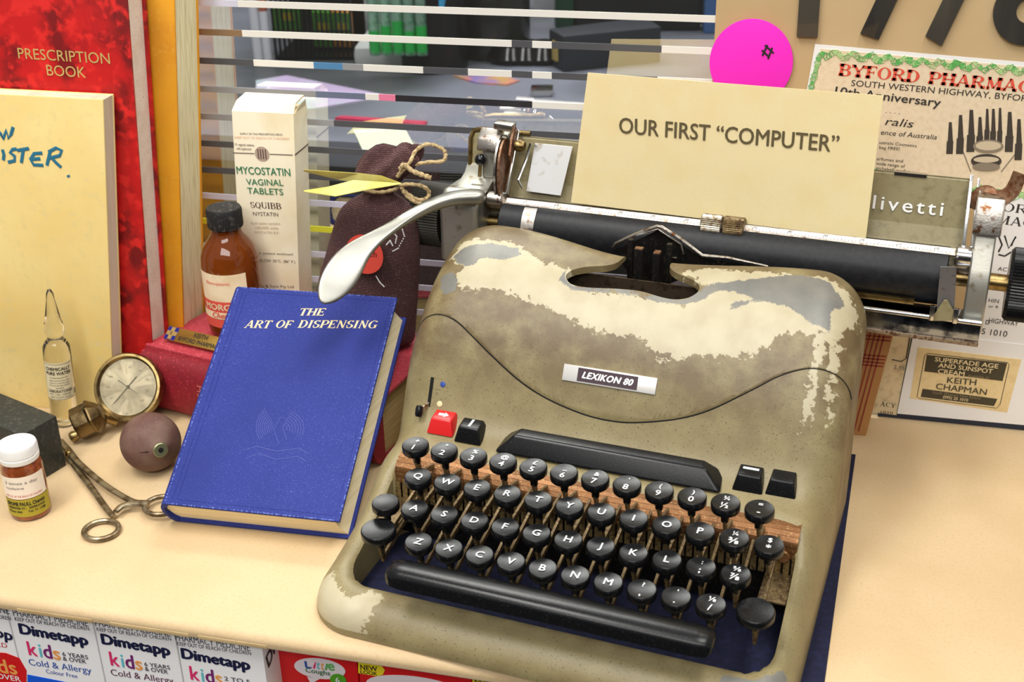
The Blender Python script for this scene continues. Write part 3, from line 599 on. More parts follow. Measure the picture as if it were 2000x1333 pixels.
def wear(me):
    A = {k: me.attributes.new(k, 'FLOAT', 'POINT') for k in ('cream', 'bare', 'grime')}
    for i, v in enumerate(me.vertices):
        x, y, z = v.co
        c = max(sd(CREAM, x, y), sd(CREAM2, x, y), sd(CREAM3, x, y)) if z > .004 else -20
        g = max(sd(GREY1, x, y), sd(GREY2, x, y), sd(SILV, x, y), sd(GREY4, x, y))
        A['cream'].data[i].value = max(-20, min(20, c)); A['bare'].data[i].value = max(-20, min(20, g))
        A['grime'].data[i].value = max(0, min(1, (y - .066) / .02)) * (1 if y > .066 else 0)
def rrect(x0, x1, y0, y1, r, nc=14, nx=74, ny=66):
    r = max(r, .0004); P = []
    def seg(a, b, n): P.extend([(a[0] + (b[0] - a[0]) * i / n, a[1] + (b[1] - a[1]) * i / n) for i in range(n)])
    def arc(cx, cy, a0): P.extend([(cx + r * math.cos(math.radians(a0 + 90 * i / nc)), cy + r * math.sin(math.radians(a0 + 90 * i / nc))) for i in range(nc)])
    seg((x0 + r, y0), (x1 - r, y0), nx); arc(x1 - r, y0 + r, -90); seg((x1, y0 + r), (x1, y1 - r), ny); arc(x1 - r, y1 - r, 0)
    seg((x1 - r, y1), (x0 + r, y1), nx); arc(x0 + r, y1 - r, 90); seg((x0, y1 - r), (x0, y0 + r), ny); arc(x0 + r, y0 + r, 180)
    return P
rings = []; ds = [.032 * (1 - math.cos(PI / 2 * i / 13)) for i in range(14)]
while ds[-1] < .131: ds.append(ds[-1] + .0031)
V = []; F = []
for k, d in enumerate([-1] + ds):
    dd = max(d, 0); P = rrect(BX0 + dd, BX1 - dd, BY0 + dd, BY1 - dd, .034 - dd)
    for x, y in P:
        yy = wrp(x, y); V.append((x, yy, 0.0 if d < 0 else H(x, yy)))
n = len(rrect(0, 1, 0, 1, .1)); K = len(ds) + 1
for k in range(K - 1):
    for i in range(n): F.append((k * n + i, k * n + (i + 1) % n, (k + 1) * n + (i + 1) % n, (k + 1) * n + i))
F.append(tuple(range(n))[::-1]); F.append(tuple(range((K - 1) * n, K * n)))
def cutter(mb):
    me = bpy.data.meshes.new('c'); me.from_pydata(mb.v, [], mb.f); bm = bmesh.new(); bm.from_mesh(me)
    bmesh.ops.recalc_face_normals(bm, faces=bm.faces); bm.to_mesh(me); bm.free()
    o = bpy.data.objects.new('c', me); sc.collection.objects.link(o); return o
def boolean(me, ops):
    o = bpy.data.objects.new('b', me); sc.collection.objects.link(o)
    for op, c in ops:
        md = o.modifiers.new('b', 'BOOLEAN'); md.operation = op; md.object = c; md.solver = 'EXACT'
    dg = bpy.context.evaluated_depsgraph_get(); dg.update(); r = bpy.data.meshes.new_from_object(o.evaluated_get(dg)); bpy.data.objects.remove(o); return r
solid = bpy.data.meshes.new('solid'); solid.from_pydata(V, [], F); bm = bmesh.new(); bm.from_mesh(solid); bmesh.ops.remove_doubles(bm, verts=bm.verts, dist=1e-6); bmesh.ops.recalc_face_normals(bm, faces=bm.faces); bm.to_mesh(solid); bm.free()
SLOT = [(.086, .24), (.087, .150), (.0845, .1415), (.078, .137), (.068, .1345), (.059, .131), (.0545, .1265), (.0555, .1225), (.061, .1195), (.072, .1192), (.09, .1208), (.105, .1213), (.118, .1195), (.128, .1190), (.1365, .1212), (.1415, .1262), (.1402, .1316), (.134, .1350), (.124, .1385), (.1185, .1435), (.1185, .152), (.121, .24)]
SEAM = [(-.06, .1005), (-.044, .0985), (-.0271, .0955), (-.0112, .0922), (.0016, .0875), (.018, .0817), (.0376, .0762), (.0598, .0722), (.0846, .0697), (.1048, .0692), (.1227, .0702), (.1462, .0730), (.1671, .0773), (.1869, .0838), (.2005, .0893), (.212, .0930), (.2293, .0970), (.246, .1015), (.265, .102)]
def smooth_line(P, k=5):
    out = []
    for i in range(len(P) - 1):
        p0, p1, p2, p3 = P[max(i - 1, 0)], P[i], P[i + 1], P[min(i + 2, len(P) - 1)]
        for j in range(k):
            t = j / k; out.append(tuple(.5 * (2 * p1[a] + (p2[a] - p0[a]) * t + (2 * p0[a] - 5 * p1[a] + 4 * p2[a] - p3[a]) * t * t + (3 * p1[a] - p0[a] - 3 * p2[a] + p3[a]) * t ** 3) for a in range(len(P[0]))))
    return out + [tuple(P[-1])]
op = []
P = rrect(-.0255, .2295, -.057, .03, .018, 8, 1, 1); op.append(cutter(MB().prism(P, -.02, .3)))
op.append(cutter(MB().prism([(.08, .02), (.08, .101), (.09, .1175), (.105, .1335), (.125, .148), (.145, .1562), (.165, .1598), (.24, .1598), (.24, .02)], .004, .196, Matrix(((0, 0, 1, 0), (1, 0, 0, 0), (0, 1, 0, 0), (0, 0, 0, 1))))))
op.append(cutter(MB().prism(smooth_line(SLOT[1:-1], 3) + [(.121, .24), (.086, .24)], .07, .3)))
shell = boolean(solid, [('DIFFERENCE', c) for c in op])
sm = smooth_line(SEAM, 4)
cin = cutter(MB().prism([(x, y + .0004) for x, y in sm] + [(.265, .26), (-.06, .26)], .0435, .4))
cout = cutter(MB().prism([(x, y - .0004) for x, y in sm] + [(.265, .26), (-.06, .26)], .043, .4))
cover_me = boolean(shell, [('INTERSECT', cin)])
body_me = boolean(shell, [('DIFFERENCE', cout)])
for c in op + [cin, cout]: bpy.data.objects.remove(c)

tw = thing('typewriter', 'old olive manual typewriter with chipped paint and round black keys', 'typewriter', (0, 0, 0), -YG)
for nm, me in (('body_shell', body_me), ('ribbon_cover', cover_me)):
    wear(me); o = link(nm, me, M_body, tw, True, 42)
    if nm == 'ribbon_cover': o['label'] = 'ribbon cover rubbed down to cream primer and grey metal'
MB().tube([(x, y, H(x, y) - .0006) for x, y in smooth_line([(max(BX0 + .0006, min(BX1 - .0006, x)), y) for x, y in SEAM[1:-1]], 6)], .00055, 6).build('seam_shade', mat('seam_black', S(12, 11, 9), .9), tw)  # black tube added along the seam gap to paint in its shade
def surf(x, y):
    e = .0012; p = Vector((x, y, H(x, y))); n_ = Vector((-(H(x + e, y) - H(x - e, y)) / (2 * e), -(H(x, y + e) - H(x, y - e)) / (2 * e), 1)).normalized(); return p, n_
def frame(p, n_, x=Vector((1, 0, 0))):
    x = (x - n_ * x.dot(n_)).normalized(); y = n_.cross(x); return Matrix(((x.x, y.x, n_.x, p.x), (x.y, y.y, n_.y, p.y), (x.z, y.z, n_.z, p.z), (0, 0, 0, 1)))
def T3(s_or_me, Mx, wid, hei, m, parent, name='lettering', lift=.0002):
    R = Mx.to_3x3(); return lay(s_or_me, Mx.translation - R.col[0] * wid / 2, R.col[0], R.col[1], wid, hei, name, m, parent, lift)
# name badge
p, n_ = surf(.098, .0800); Mb = frame(p + n_ * .0002, n_)
bd = MB().box(-.0303, .0303, -.0052, .0052, -.002, .0008, Mb).build('name_badge', mat('badge_white', S(226, 224, 220), .25, .4), tw, bevel=.0003)
MB().box(-.0205, .0185, -.0042, .0042, .0006, .0011, Mb).build('badge_field', mat('badge_plum', S(62, 44, 52), .35), bd)
me = text_mesh('LEXIKON 80', .05, .3, 1.08); T3(me, Mb @ Matrix.Translation((-.0008, -.0019, .0011)), .0335, .0042, M_wht, bd)
# ribbon lever with slit and colour dots
p, n_ = surf(-.0205, .0685); Ms = frame(p, n_)
MB().box(-.0011, .0011, -.0098, .0098, -.001, .0004, Ms).build('lever_slit', mat('void_black', S(10, 10, 10), .9), tw)
rl = MB().bar(Ms @ Vector((0, -.008, 0)), Ms @ Vector((-.003, -.0125, .006)), .0012, .003).build('ribbon_lever', M_chd, tw)
MB().lathe([(.0, -.004), (.0019, -.0036), (.0025, -.002), (.0025, .002), (.0019, .0036), (0, .004)], 16, Ms @ Matrix.Translation((-.0035, -.0130, .0065)) @ Matrix.Rotation(PI / 2, 4, 'X')).build('lever_knob', M_blk, rl)
for (x, y, c, nm) in ((-.0126, .0712, S(52, 74, 150), 'blue_dot'), (-.0130, .0655, S(226, 208, 160), 'cream_dot')):
    p, n_ = surf(x, y); MB().lathe([(.0019, 0), (.0019, .0003), (.0012, .0005), (0, .0005)], 16, frame(p, n_)).build(nm, mat(nm, c, .4), tw)
# ---- keys
KX = [.0190 * i for i in range(12)]
ROWS = [(0.0, 0.0850, 0.0, ['+ 1', '" 2', '% 3', '@ 4', '£ 5', '_ 6', '& 7', "' 8", '( 9', ') 0', '¾ ½', '= -']),
        (-.0172, .0747, .00913, list('QWERTYUIOP') + ['¼ ⅜', '$ *']),
        (-.0344, .0640, .01412 - .019, [''] + list('ASDFGHJKL') + [': ;', '⅝ ⅞']),
        (-.0516, .0540, .02395, list('ZXCVBNM') + ['? ,', "' .", '⅛ /'])]
def key_prof(r, h=.0052): return [(0, -h - .0085), (.0022, -h - .0085), (.0026, -h - .002), (r * .62, -h - .0012), (r * .95, -h), (r, -h + .0007), (r, -.0012), (r * .97, -.0004), (r * .92, 0), (r * .6, -.0004), (0, -.0006)]
def mkkey(r, nm='key'):
    mb = MB().lathe(key_prof(r), 28); me = bpy.data.meshes.new('key'); me.from_pydata(mb.v, [], mb.f)
    bm = bmesh.new(); bm.from_mesh(me); bmesh.ops.remove_doubles(bm, verts=bm.verts, dist=1e-6); bmesh.ops.recalc_face_normals(bm, faces=bm.faces); bm.to_mesh(me); bm.free()
    me.materials.append(M_blk); me.polygons.foreach_set('use_smooth', [True] * len(me.polygons)); me.set_sharp_from_angle(angle=math.radians(38)); return me
KM = mkkey(.0083); KB = mkkey(.0104)
TILT = math.radians(5)
def lever(kx, ky, kz, parent):
    mb = MB(); o = Vector((kx, ky, kz))
    a = Vector((0, -.0003, -.0125)); b = Vector((.0006, .0015, -.0245))
    mb.bar(a, b, .0016, .0040, (0, 1, 0))
    back = Vector((kx, .0205, max(.030, .0535 - (0 - ky) * .28))) - o
    mb.bar(b + Vector((0, -.002, .002)), back, .0016, .0036)
    return mb.build('key_lever', M_rust, parent, smooth=False)
def place_key(x, y, z, me, leg):
    k = bpy.data.objects.new('key', me); sc.collection.objects.link(k); k.parent = tw; k.location = (x, y, z); k.rotation_euler = (TILT, 0, 0)
    if leg:
        parts = leg.split(' '); off = [(.0018, .0036), (-.0052, .0048)] if len(parts) == 2 else [(-.0024, .0052)]
        for s, (oy, hh) in zip(parts, off):
            t = text_mesh(s, .012, 0, 1, res=2)
            if not t.vertices: continue
            xs = [v.co.x for v in t.vertices]; ys = [v.co.y for v in t.vertices]; cx = (min(xs) + max(xs)) / 2; sc_ = hh / .72
            y0 = 0 if len(s) == 1 and (s.isalnum() or s in '¾½¼⅜⅝⅞⅛$&£@%') else -.15
            for v in t.vertices: v.co = Vector(((v.co.x - cx) * sc_ * 1.02, oy + (v.co.y + y0 * 0) * sc_, -.00010 + v.co.z * 2e-5))
            t.name = 'key_legend'; link('key_legend', t, M_wht, k, smooth=False)
    lever(x, y, z, k); return k
for y, z, off, L in ROWS:
    for i, s in enumerate(L):
        x = off + .019 * i
        big = None
        place_key(x, y, z, KM, s)
place_key(-.0030, -.0493, .0550, KB, '')       # left shift
place_key(.2180, -.0465, .0520, KB, '')   # right shift
# margin and tab keys above the rows
def cap(x, y, z, w, d, h, m, nm, mark=None, rz=0, lab=None):
    Mx = Matrix.Translation((x, y, z)) @ Matrix.Rotation(rz, 4, 'Z') @ Matrix.Rotation(math.radians(8), 4, 'X')
    b = [Mx @ Vector(p) for p in ((-w / 2, -d / 2, -h), (w / 2, -d / 2, -h), (w / 2, d / 2, -h), (-w / 2, d / 2, -h))]
    w2, d2 = w * .74, d * .62; oy = d * .10
    t = [Mx @ Vector(p) for p in ((-w2 / 2, -d2 / 2 + oy, 0), (w2 / 2, -d2 / 2 + oy, 0), (w2 / 2, d2 / 2 + oy, 0), (-w2 / 2, d2 / 2 + oy, 0))]
    o = MB().hexa(b, t).build(nm, m, tw, bevel=.0011, seg=3)
    MB().bar(Mx @ Vector((0, .002, -h)), Mx @ Vector((0, .002, -h - .014)), .0012, .004, (0, 1, 0)).build('key_lever', M_rust, o)
    if lab: o['label'] = lab
    if mark:
        mb = MB()
        for q in mark: mb.prism(q, 0.00005, .0003, Mx @ Matrix.Translation((0, oy, 0)))
        mb.build('key_mark', M_wht, o, smooth=False)
    return o
M_red = mat('red_plastic', S(206, 36, 38), .3)
cap(-.0068, .0560, .0725, .0185, .0165, .0095, M_red, 'margin_key', [[(-.0035, -.0012), (.0005, -.0012), (.0005, -.0025), (.0036, 0), (.0005, .0025), (.0005, .0012), (-.0035, .0012)]], lab='red key with a white arrow')
cap(.0135, .0535, .0715, .0185, .0165, .0095, M_blk, 'margin_key', [[(-.0010, -.0036), (.0006, -.0036), (.0012, .0036), (-.0004, .0036)]], lab='black key with an upright white line')
cap(.1935, .0560, .0715, .0185, .0165, .0095, M_blk, 'margin_key', [[(-.0048, .0006), (.0048, .0006), (.0048, .0024), (-.0048, .0024)]], lab='black key with a level white line')
cap(.2130, .0570, .0715, .0185, .0165, .0095, M_blk, 'margin_key', lab='plain black key')
# tabulator bar and space bar
def longbar(x0, x1, y, z, d, h, nm, slant, w_top, m=M_blk, bev=.002):
    b = [(x0, y - d / 2, z - h), (x1, y - d / 2, z - h), (x1 - slant * .2, y + d / 2, z - h * .7), (x0 + slant * .2, y + d / 2, z - h * .7)]
    t = [(x0 + slant, y - d * w_top / 2 + .001, z - .0012), (x1 - slant, y - d * w_top / 2 + .001, z - .0012), (x1 - slant * 1.3, y + d * w_top / 2 + .001, z), (x0 + slant * 1.3, y + d * w_top / 2 + .001, z)]
    return MB().hexa([Vector(p) for p in b], [Vector(p) for p in t]).build(nm, m, tw, bevel=bev, seg=4)
tb = longbar(.0335, .1795, .0525, .0735, .0200, .0125, 'tabulator_bar', .011, .42)
for x in (.06, .15): MB().bar((x, .052, .062), (x, .048, .045), .0015, .004).build('bar_post', M_rust, tb)
prof = []
for i in range(13):
    u = i / 12; prof.append((.0145 + .1865 * u, 1))
mb = MB(); st = [(.0140, .35), (.0152, .72), (.0180, .93), (.024, 1), (.1925, 1), (.1985, .93), (.2012, .72), (.2022, .35)]; Vv = []; nn_ = 16
sec = [(-.0088, -.0052), (-.0088, .0000), (-.0080, .0030), (-.0050, .0046), (0, .0051), (.0050, .0046), (.0080, .0032), (.0088, .0005), (.0085, -.0052)]
for x, k in st:
    for (a, b_) in sec: Vv.append((x, -.0725 + a * k, .0462 + b_ * k))
ns = len(sec); Ff = [tuple(range(ns)), tuple(range((len(st) - 1) * ns, len(st) * ns))[::-1]]
for i in range(len(st) - 1):
    for j in range(ns): Ff.append((i * ns + j, i * ns + (j + 1) % ns, (i + 1) * ns + (j + 1) % ns, (i + 1) * ns + j))
sb = mb.add(Vv, Ff).build('space_bar', M_blk, tw, ang=50)
for x in (.032, .187): MB().bar((x, -.071, .0420), (x, -.064, .034), .003, .005).build('bar_post', M_rust, sb)
# comb plate behind the keys with its teeth
mb = MB(); pr = [(.0335, .0572), (.0295, .0570), (.0260, .0562), (.0230, .0545), (.0208, .0520), (.0194, .0490), (.0185, .0460), (.0180, .0430)]
for i in range(len(pr) - 1):
    (y0, z0), (y1, z1) = pr[i], pr[i + 1]
    mb.hexa([(-.0253, y0, z0 - .001), (.2293, y0, z0 - .001), (.2293, y1, z1 - .001), (-.0253, y1, z1 - .001)], [(-.0253, y0, z0), (.2293, y0, z0), (.2293, y1 - .0005, z1), (-.0253, y1 - .0005, z1)])
cb = mb.build('comb_plate', M_comb, tw, ang=60)
mb = MB(); i = 0; x = -.0245
while x < .2285: mb.box(x, x + .0034, .0176, .0186, .030, .0445); x += .00475
t_ = mb.build('comb_teeth', mat('comb_olive', S(150, 128, 84), .45, .5, var=[(500, S(88, 66, 42), .5, .65)], bump=(600, .3)), cb, smooth=False); t_['kind'] = 'stuff'
MB().box(-.0255, .2295, .0195, .0205, .004, .044).build('key_tray', M_dark, cb)
MB().box(.2130, .2290, -.0100, .0180, .030, .0312).build('end_plate', M_rust, cb, bevel=.0003)
MB().box(-.0250, -.0100, -.0100, .0180, .030, .0312).build('end_plate', M_rust, cb, bevel=.0003)
sk = MB().lathe([(.0036, 0), (.0036, .0012), (.003, .002), (0, .002)], 18, Matrix.Translation((.2225, .0172, .0435)) @ Matrix.Rotation(math.radians(70), 4, 'X')).build('screw', M_comb, cb)
# inside the slot: segment, type guide, vibrator
sg = MB()
sg.box(.045, .152, .139, .1400, .085, .1490)
sg.build('type_segment', mat('segment_steel', S(112, 96, 80), .35, .8, var=[(200, S(70, 56, 44), .5, .7)]), tw)
MB().box(.03, .17, .1105, .1125, .06, .128).build('inner_wall', mat('inner_dark', S(34, 30, 24), .5), tw)
for (x0, x1, y0, y1, z0, z1) in ((.0925, .0985, .150, .155, .12, .1655), (.1050, .1100, .150, .156, .12, .1640), (.0870, .0905, .154, .158, .14, .170), (.1130, .1165, .154, .158, .14, .170)):
    tg_ = MB().box(x0, x1, y0, y1, z0, z1).build('type_guide', M_dark, tw, bevel=.0008)
    if y0 < .152: MB().box(x0 + .0004, x1 - .0004, y0 + .0004, y1 - .0004, z1 - .0004, z1 + .0008).build('guide_cap', M_rstl, tg_, bevel=.0003)
def gT(px, py, y): return atT(px, py, 1, y)
G = .1795
out = [gT(*q, G) for q in ((1198, 486), (1203, 478), (1243, 460), (1283, 445), (1292, 446), (1330, 470), (1372, 502), (1420, 506), (1500, 523))]
MB().tube(out, [.0012] * 7 + [.0010, .0006], 8).build('card_guide', M_chd, tw)
inn = [gT(*q, G) for q in ((1230, 488), (1230, 470), (1240, 462), (1285, 450), (1330, 480), (1335, 500))]
MB().tube(inn, .0010, 8).build('card_guide', M_chd, tw)
q = [gT(*p_, G + .0012) for p_ in ((1198, 492), (1232, 478), (1285, 452), (1334, 484), (1372, 506), (1500, 526), (1380, 530), (1300, 560), (1235, 548))]
MB().add(q + [v + Vector((0, .0012, 0)) for v in q], [tuple(range(9)), tuple(range(9, 18))[::-1]] + [(i, (i + 1) % 9, 9 + (i + 1) % 9, 9 + i) for i in range(9)]).build('ribbon_shield', M_dark, tw, smooth=False)
for px in ((1240, 497), (1311, 508)):
    a = gT(px[0], px[1], .172); MB().bar(a, a + Vector((.004, 0, 0)), .003, .003).build('ribbon_pin', M_chr, tw, bevel=.0005)

# ------------------------------------------------------------------ carriage
PX0, PX1, PY, PZ, PR = -.0175, .2862, .2035, .1510, .0190
RX = Matrix.Rotation(PI / 2, 4, 'Y')
def cylx(x0, x1, y, z, r, n=40, bev=.0006):
    M_ = Matrix.Translation((0, y, z)) @ RX
    return MB().lathe([(0, x0), (r - bev, x0), (r, x0 + bev), (r, x1 - bev), (r - bev, x1), (0, x1)], n, M_)
pl = cylx(PX0, PX1, PY, PZ, PR, 64).build('platen', M_rub, tw)
cylx(-.075, PX0, PY, PZ, .0045, 20).build('platen_axle', M_brs, pl); cylx(PX1, .3250, PY, PZ, .0055, 20).build('platen_axle', M_brs, pl)
def knob(x0, x1, nm, m):
    mb = MB(); n_ = 144; pr_ = [(.010, x0), (.0215, x0), (.0235, x0 + .002), (.0235, x1 - .003), (.0215, x1 - .0008), (.017, x1), (0, x1 - .002)]
    mb.lathe(pr_, n_, Matrix.Translation((0, PY, PZ)) @ RX)
    k = len(pr_)
    for j in (2, 3):
        for i in range(n_):
            v = Vector(mb.v[j * n_ + i]); c = Vector((v.x, PY, PZ)); mb.v[j * n_ + i] = tuple(c + (v - c) * (1.0 if i % 2 else .965))
    return mb.build(nm, m, tw, ang=25)
knob(.3225, .3490, 'platen_knob', M_blk); knob(-.0640, -.0830, 'platen_knob', mat('olive_black_knob', S(52, 50, 42), .5))
# paper bail with its printed scale and rollers
BY, BZ = .1985, .1700
b0 = Vector((-.0175, BY, BZ)); b1 = Vector((.2900, BY, BZ))
nrm = Vector((0, -.62, .78)).normalized(); tx = Vector((1, 0, 0)); ty = nrm.cross(tx)
MbL = Matrix(((1, 0, 0, 0), (0, ty.y, nrm.y, BY), (0, ty.z, nrm.z, BZ), (0, 0, 0, 1)))
bail = MB().box(-.0175, .2900, -.0026, .0028, -.0016, .0002, MbL).build('paper_bail', mat('bail_steel', S(168, 158, 146), .35, .8, var=[(300, S(104, 80, 60), .5, .7)]), tw, bevel=.0003)
MB().box(-.0150, .2880, -.0015, .0022, .0002, .0004, MbL).build('scale_strip', mat('scale_white', S(228, 222, 214), .5, var=[(120, S(196, 176, 160), .58, .75)]), bail)
tk = MB(); i = 0; x = -.002; pitch = .254 / 100
while x < .286:
    L_ = .0022 if i % 10 == 0 else (.0014 if i % 5 == 0 else .0009); tk.box(x, x + .00028, -.0012, -.0012 + L_, .00042, .00048, MbL); i += 1; x += .00232
tk = tk.build('scale_ticks', M_ink, bail, smooth=False); tk['kind'] = 'stuff'
for j in range(13):
    if j == 6: continue
    T3(text_mesh(str(j * 10), .0), MbL @ Matrix.Translation((-.0002 + .0232 * j, .0003, .0004)), .0024 if j else .001, .0014, M_ink, bail, 'scale_number')
for (x0, x1, m_) in ((.1262, .1402, mat('knurled_chrome', S(176, 168, 152), .35, .9, var=[(400, S(120, 98, 74), .5, .65)])), (.1412, .1552, M_rust)):
    mb = MB(); n_ = 64; mb.lathe([(.0035, x0), (.0062, x0), (.0069, x0 + .0006), (.0069, x1 - .0006), (.0062, x1), (.0035, x1)], n_, Matrix.Translation((0, BY, BZ)) @ RX)
    for j in (2, 3):
        for i in range(n_):
            v = Vector(mb.v[j * n_ + i]); c = Vector((v.x, BY, BZ)); mb.v[j * n_ + i] = tuple(c + (v - c) * (1.0 if i % 2 else .93))
    mb.build('bail_roller', m_, bail, ang=20)
cylx(-.0290, -.0165, BY, BZ, .0062, 24, .001).build('bail_end', M_chd, bail); cylx(.2895, .3000, BY, BZ - .002, .0068, 24, .001).build('bail_end', M_chr, bail)
MB().bar((.2935, BY + .003, BZ + .003), (.2920, .2210, .2140), .0022, .0050, (0, 1, 0)).build('bail_arm', M_chr, bail, bevel=.0005)
MB().bar((.2985, BY + .003, BZ + .003), (.2965, .2215, .2120), .0016, .0040, (0, 1, 0)).build('bail_arm', M_chr, bail, bevel=.0005)
MB().bar((-.0160, BY + .003, BZ + .003), (-.0130, .2215, .2150), .0020, .0050, (0, 1, 0)).build('bail_arm', M_chr, bail, bevel=.0005)
MB().bar((-.0205, BY + .003, BZ + .003), (-.0195, .2215, .2120), .0016, .0044, (0, 1, 0)).build('bail_arm', M_chr, bail, bevel=.0005)
MB().bar((-.0290, PY - .006, .1680), (-.0140, PY - .006, .1650), .005, .003).build('bail_pivot', M_brs, bail, bevel=.0006)
# olive paper rest with chrome lettering
RP = [(.2070, .1560), (.2130, .1690), (.2170, .1790), (.2205, .1950), (.2235, .2090), (.2250, .2100), (.2255, .2085)]
mb = MB()
for i in range(len(RP) - 1):
    (y0, z0), (y1, z1) = RP[i], RP[i + 1]; mb.add([(-.052, y0, z0), (.2920, y0, z0), (.2920, y1, z1), (-.052, y1, z1), (-.052, y0 + .0012, z0), (.2920, y0 + .0012, z0), (.2920, y1 + .0012, z1), (-.052, y1 + .0012, z1)], [(0, 1, 2, 3), (7, 6, 5, 4), (0, 3, 7, 4), (1, 5, 6, 2), (3, 2, 6, 7), (0, 4, 5, 1)])
rest = mb.build('paper_rest', M_oliv, tw, ang=60)
A = atT(1672, 400, 1, .2212); Bt = atT(1842, 414, 1, .2212)
xd = Vector((1, 0, 0)); yd = Vector((0, .21, .978)).normalized()
me = text_mesh('olivetti', .008, 0, 1.25); lay(me, Vector((A.x, .2186, (A.z + Bt.z) / 2 - .002)), xd, yd, Bt.x - A.x, .0088, 'lettering', mat('chrome_letters', S(240, 240, 238), .3, 0), rest, .0008)
MB().box(.2450, .2650, .2225, .2262, .2088, .2108).build('rest_clip', M_chr, rest)
MB().tube([(-.0505, .216, .170), (-.0510, .2225, .206), (-.0490, .2245, .2112), (-.0440, .2250, .2122), (-.006, .2252, .2122)], .0018, 10).build('wire_frame', M_brs, tw)
# bright paper guide
g = [atT(1045, 283, 1, .2185), atT(1118, 290, 1, .2185), atT(1095, 385, 1, .2085), atT(1028, 376, 1, .2085)]
gd = MB().add(g + [v + Vector((0, .0010, 0)) for v in g], [(0, 1, 2, 3), (7, 6, 5, 4), (0, 4, 5, 1), (1, 5, 6, 2), (2, 6, 7, 3), (3, 7, 4, 0)]).build('paper_guide', mat('bright_tin', S(226, 226, 226), .35, .35, var=[(130, S(176, 160, 140), .55, .75)]), tw)
e = [g[0] + Vector((-.001, -.003, -.003)), g[0] + Vector((-.0005, -.005, .003)), g[3] + Vector((-.002, -.006, .018)), g[3] + Vector((-.0025, -.004, .006)), g[0] + Vector((-.001, -.001, -.02))]
MB().tube([g[0] + Vector((.001, -.001, -.001)), g[0] + Vector((-.002, -.004, .001)), g[0] + Vector((-.0045, -.006, -.01)), g[3] + Vector((-.004, -.006, .010)), g[3] + Vector((-.002, -.003, .003))], [.0012, .0016, .0016, .0016, .001], 8, flat=.5).build('guide_lip', M_chr, gd)
# left carriage end
cast = MB()
def X2(lst, x0, x1): return MB().prism([(y, z) for y, z in lst], x0, x1, Matrix(((0, 0, 1, 0), (1, 0, 0, 0), (0, 1, 0, 0), (0, 0, 0, 1))))
X2([(.1800, .1250), (.2150, .1250), (.2200, .1500), (.2200, .1760), (.1900, .1780), (.1800, .1700)], -.0600, -.0305).build('carriage_end', M_cast, tw, bevel=.004, seg=3)
X2([(.1900, .1760), (.2230, .1765), (.2240, .1900), (.2215, .1905), (.2130, .1830)], -.0530, -.0280).build('carriage_end', M_cast, tw, bevel=.0012)
X2([(.2080, .1820), (.2240, .1820), (.2250, .2080), (.2220, .2140), (.2140, .2130), (.2100, .2040)], -.0375, -.0190).build('carriage_hood', M_cast, tw, bevel=.0022, seg=3)
X2([(.2050, .2025), (.2130, .2025), (.2200, .2150), (.2160, .2170), (.2080, .2110)], -.0400, -.0230).build('carriage_hood', M_chd, tw, bevel=.0018)
dk = []
for i in range(40):
    a = 2 * PI * i / 40; dk.append((.2075 + .0155 * math.cos(a), .1870 + .0255 * math.sin(a)))
X2(dk, -.0195, -.0180).build('end_disk', M_rstl, tw)
X2([(a + .001, b_) for a, b_ in dk], -.0225, -.0210).build('end_disk', M_chd, tw)
MB().bar((-.0280, .2140, .2205), (-.0140, .2140, .2195), .010, .0050).build('release_tab', M_chd, tw, bevel=.0012)
X2([(.2060, .1960), (.2140, .2050), (.2175, .2180), (.2140, .2205), (.2100, .2150), (.2040, .2020)], -.0150, -.0135).build('release_arm', M_rstl, tw)
MB().lathe([(0, 0), (.0040, .001), (.0045, .004), (.003, .0075), (0, .008)], 16, Matrix.Translation((-.013, .212, .207)) @ RX).build('release_knob', M_brs, tw)
bl = MB().tube([(-.0385, .2070, .1830), (-.0370, .2055, .1950)], .0014, 8).build('ball_lever', M_brs, tw)
mb = MB().lathe([(0, -.0042)] + [(.0042 * math.sin(PI * i / 10), -.0042 * math.cos(PI * i / 10)) for i in range(1, 10)] + [(0, .0042)], 20, Matrix.Translation((-.0368, .2052, .1962))); mb.build('lever_ball', mat('gloss_black', S(18, 18, 20), .12), bl)
MB().box(-.0420, -.0330, .1990, .2110, .1785, .1793, Matrix.Translation((0, 0, 0))).build('slider_plate', M_cast, tw)
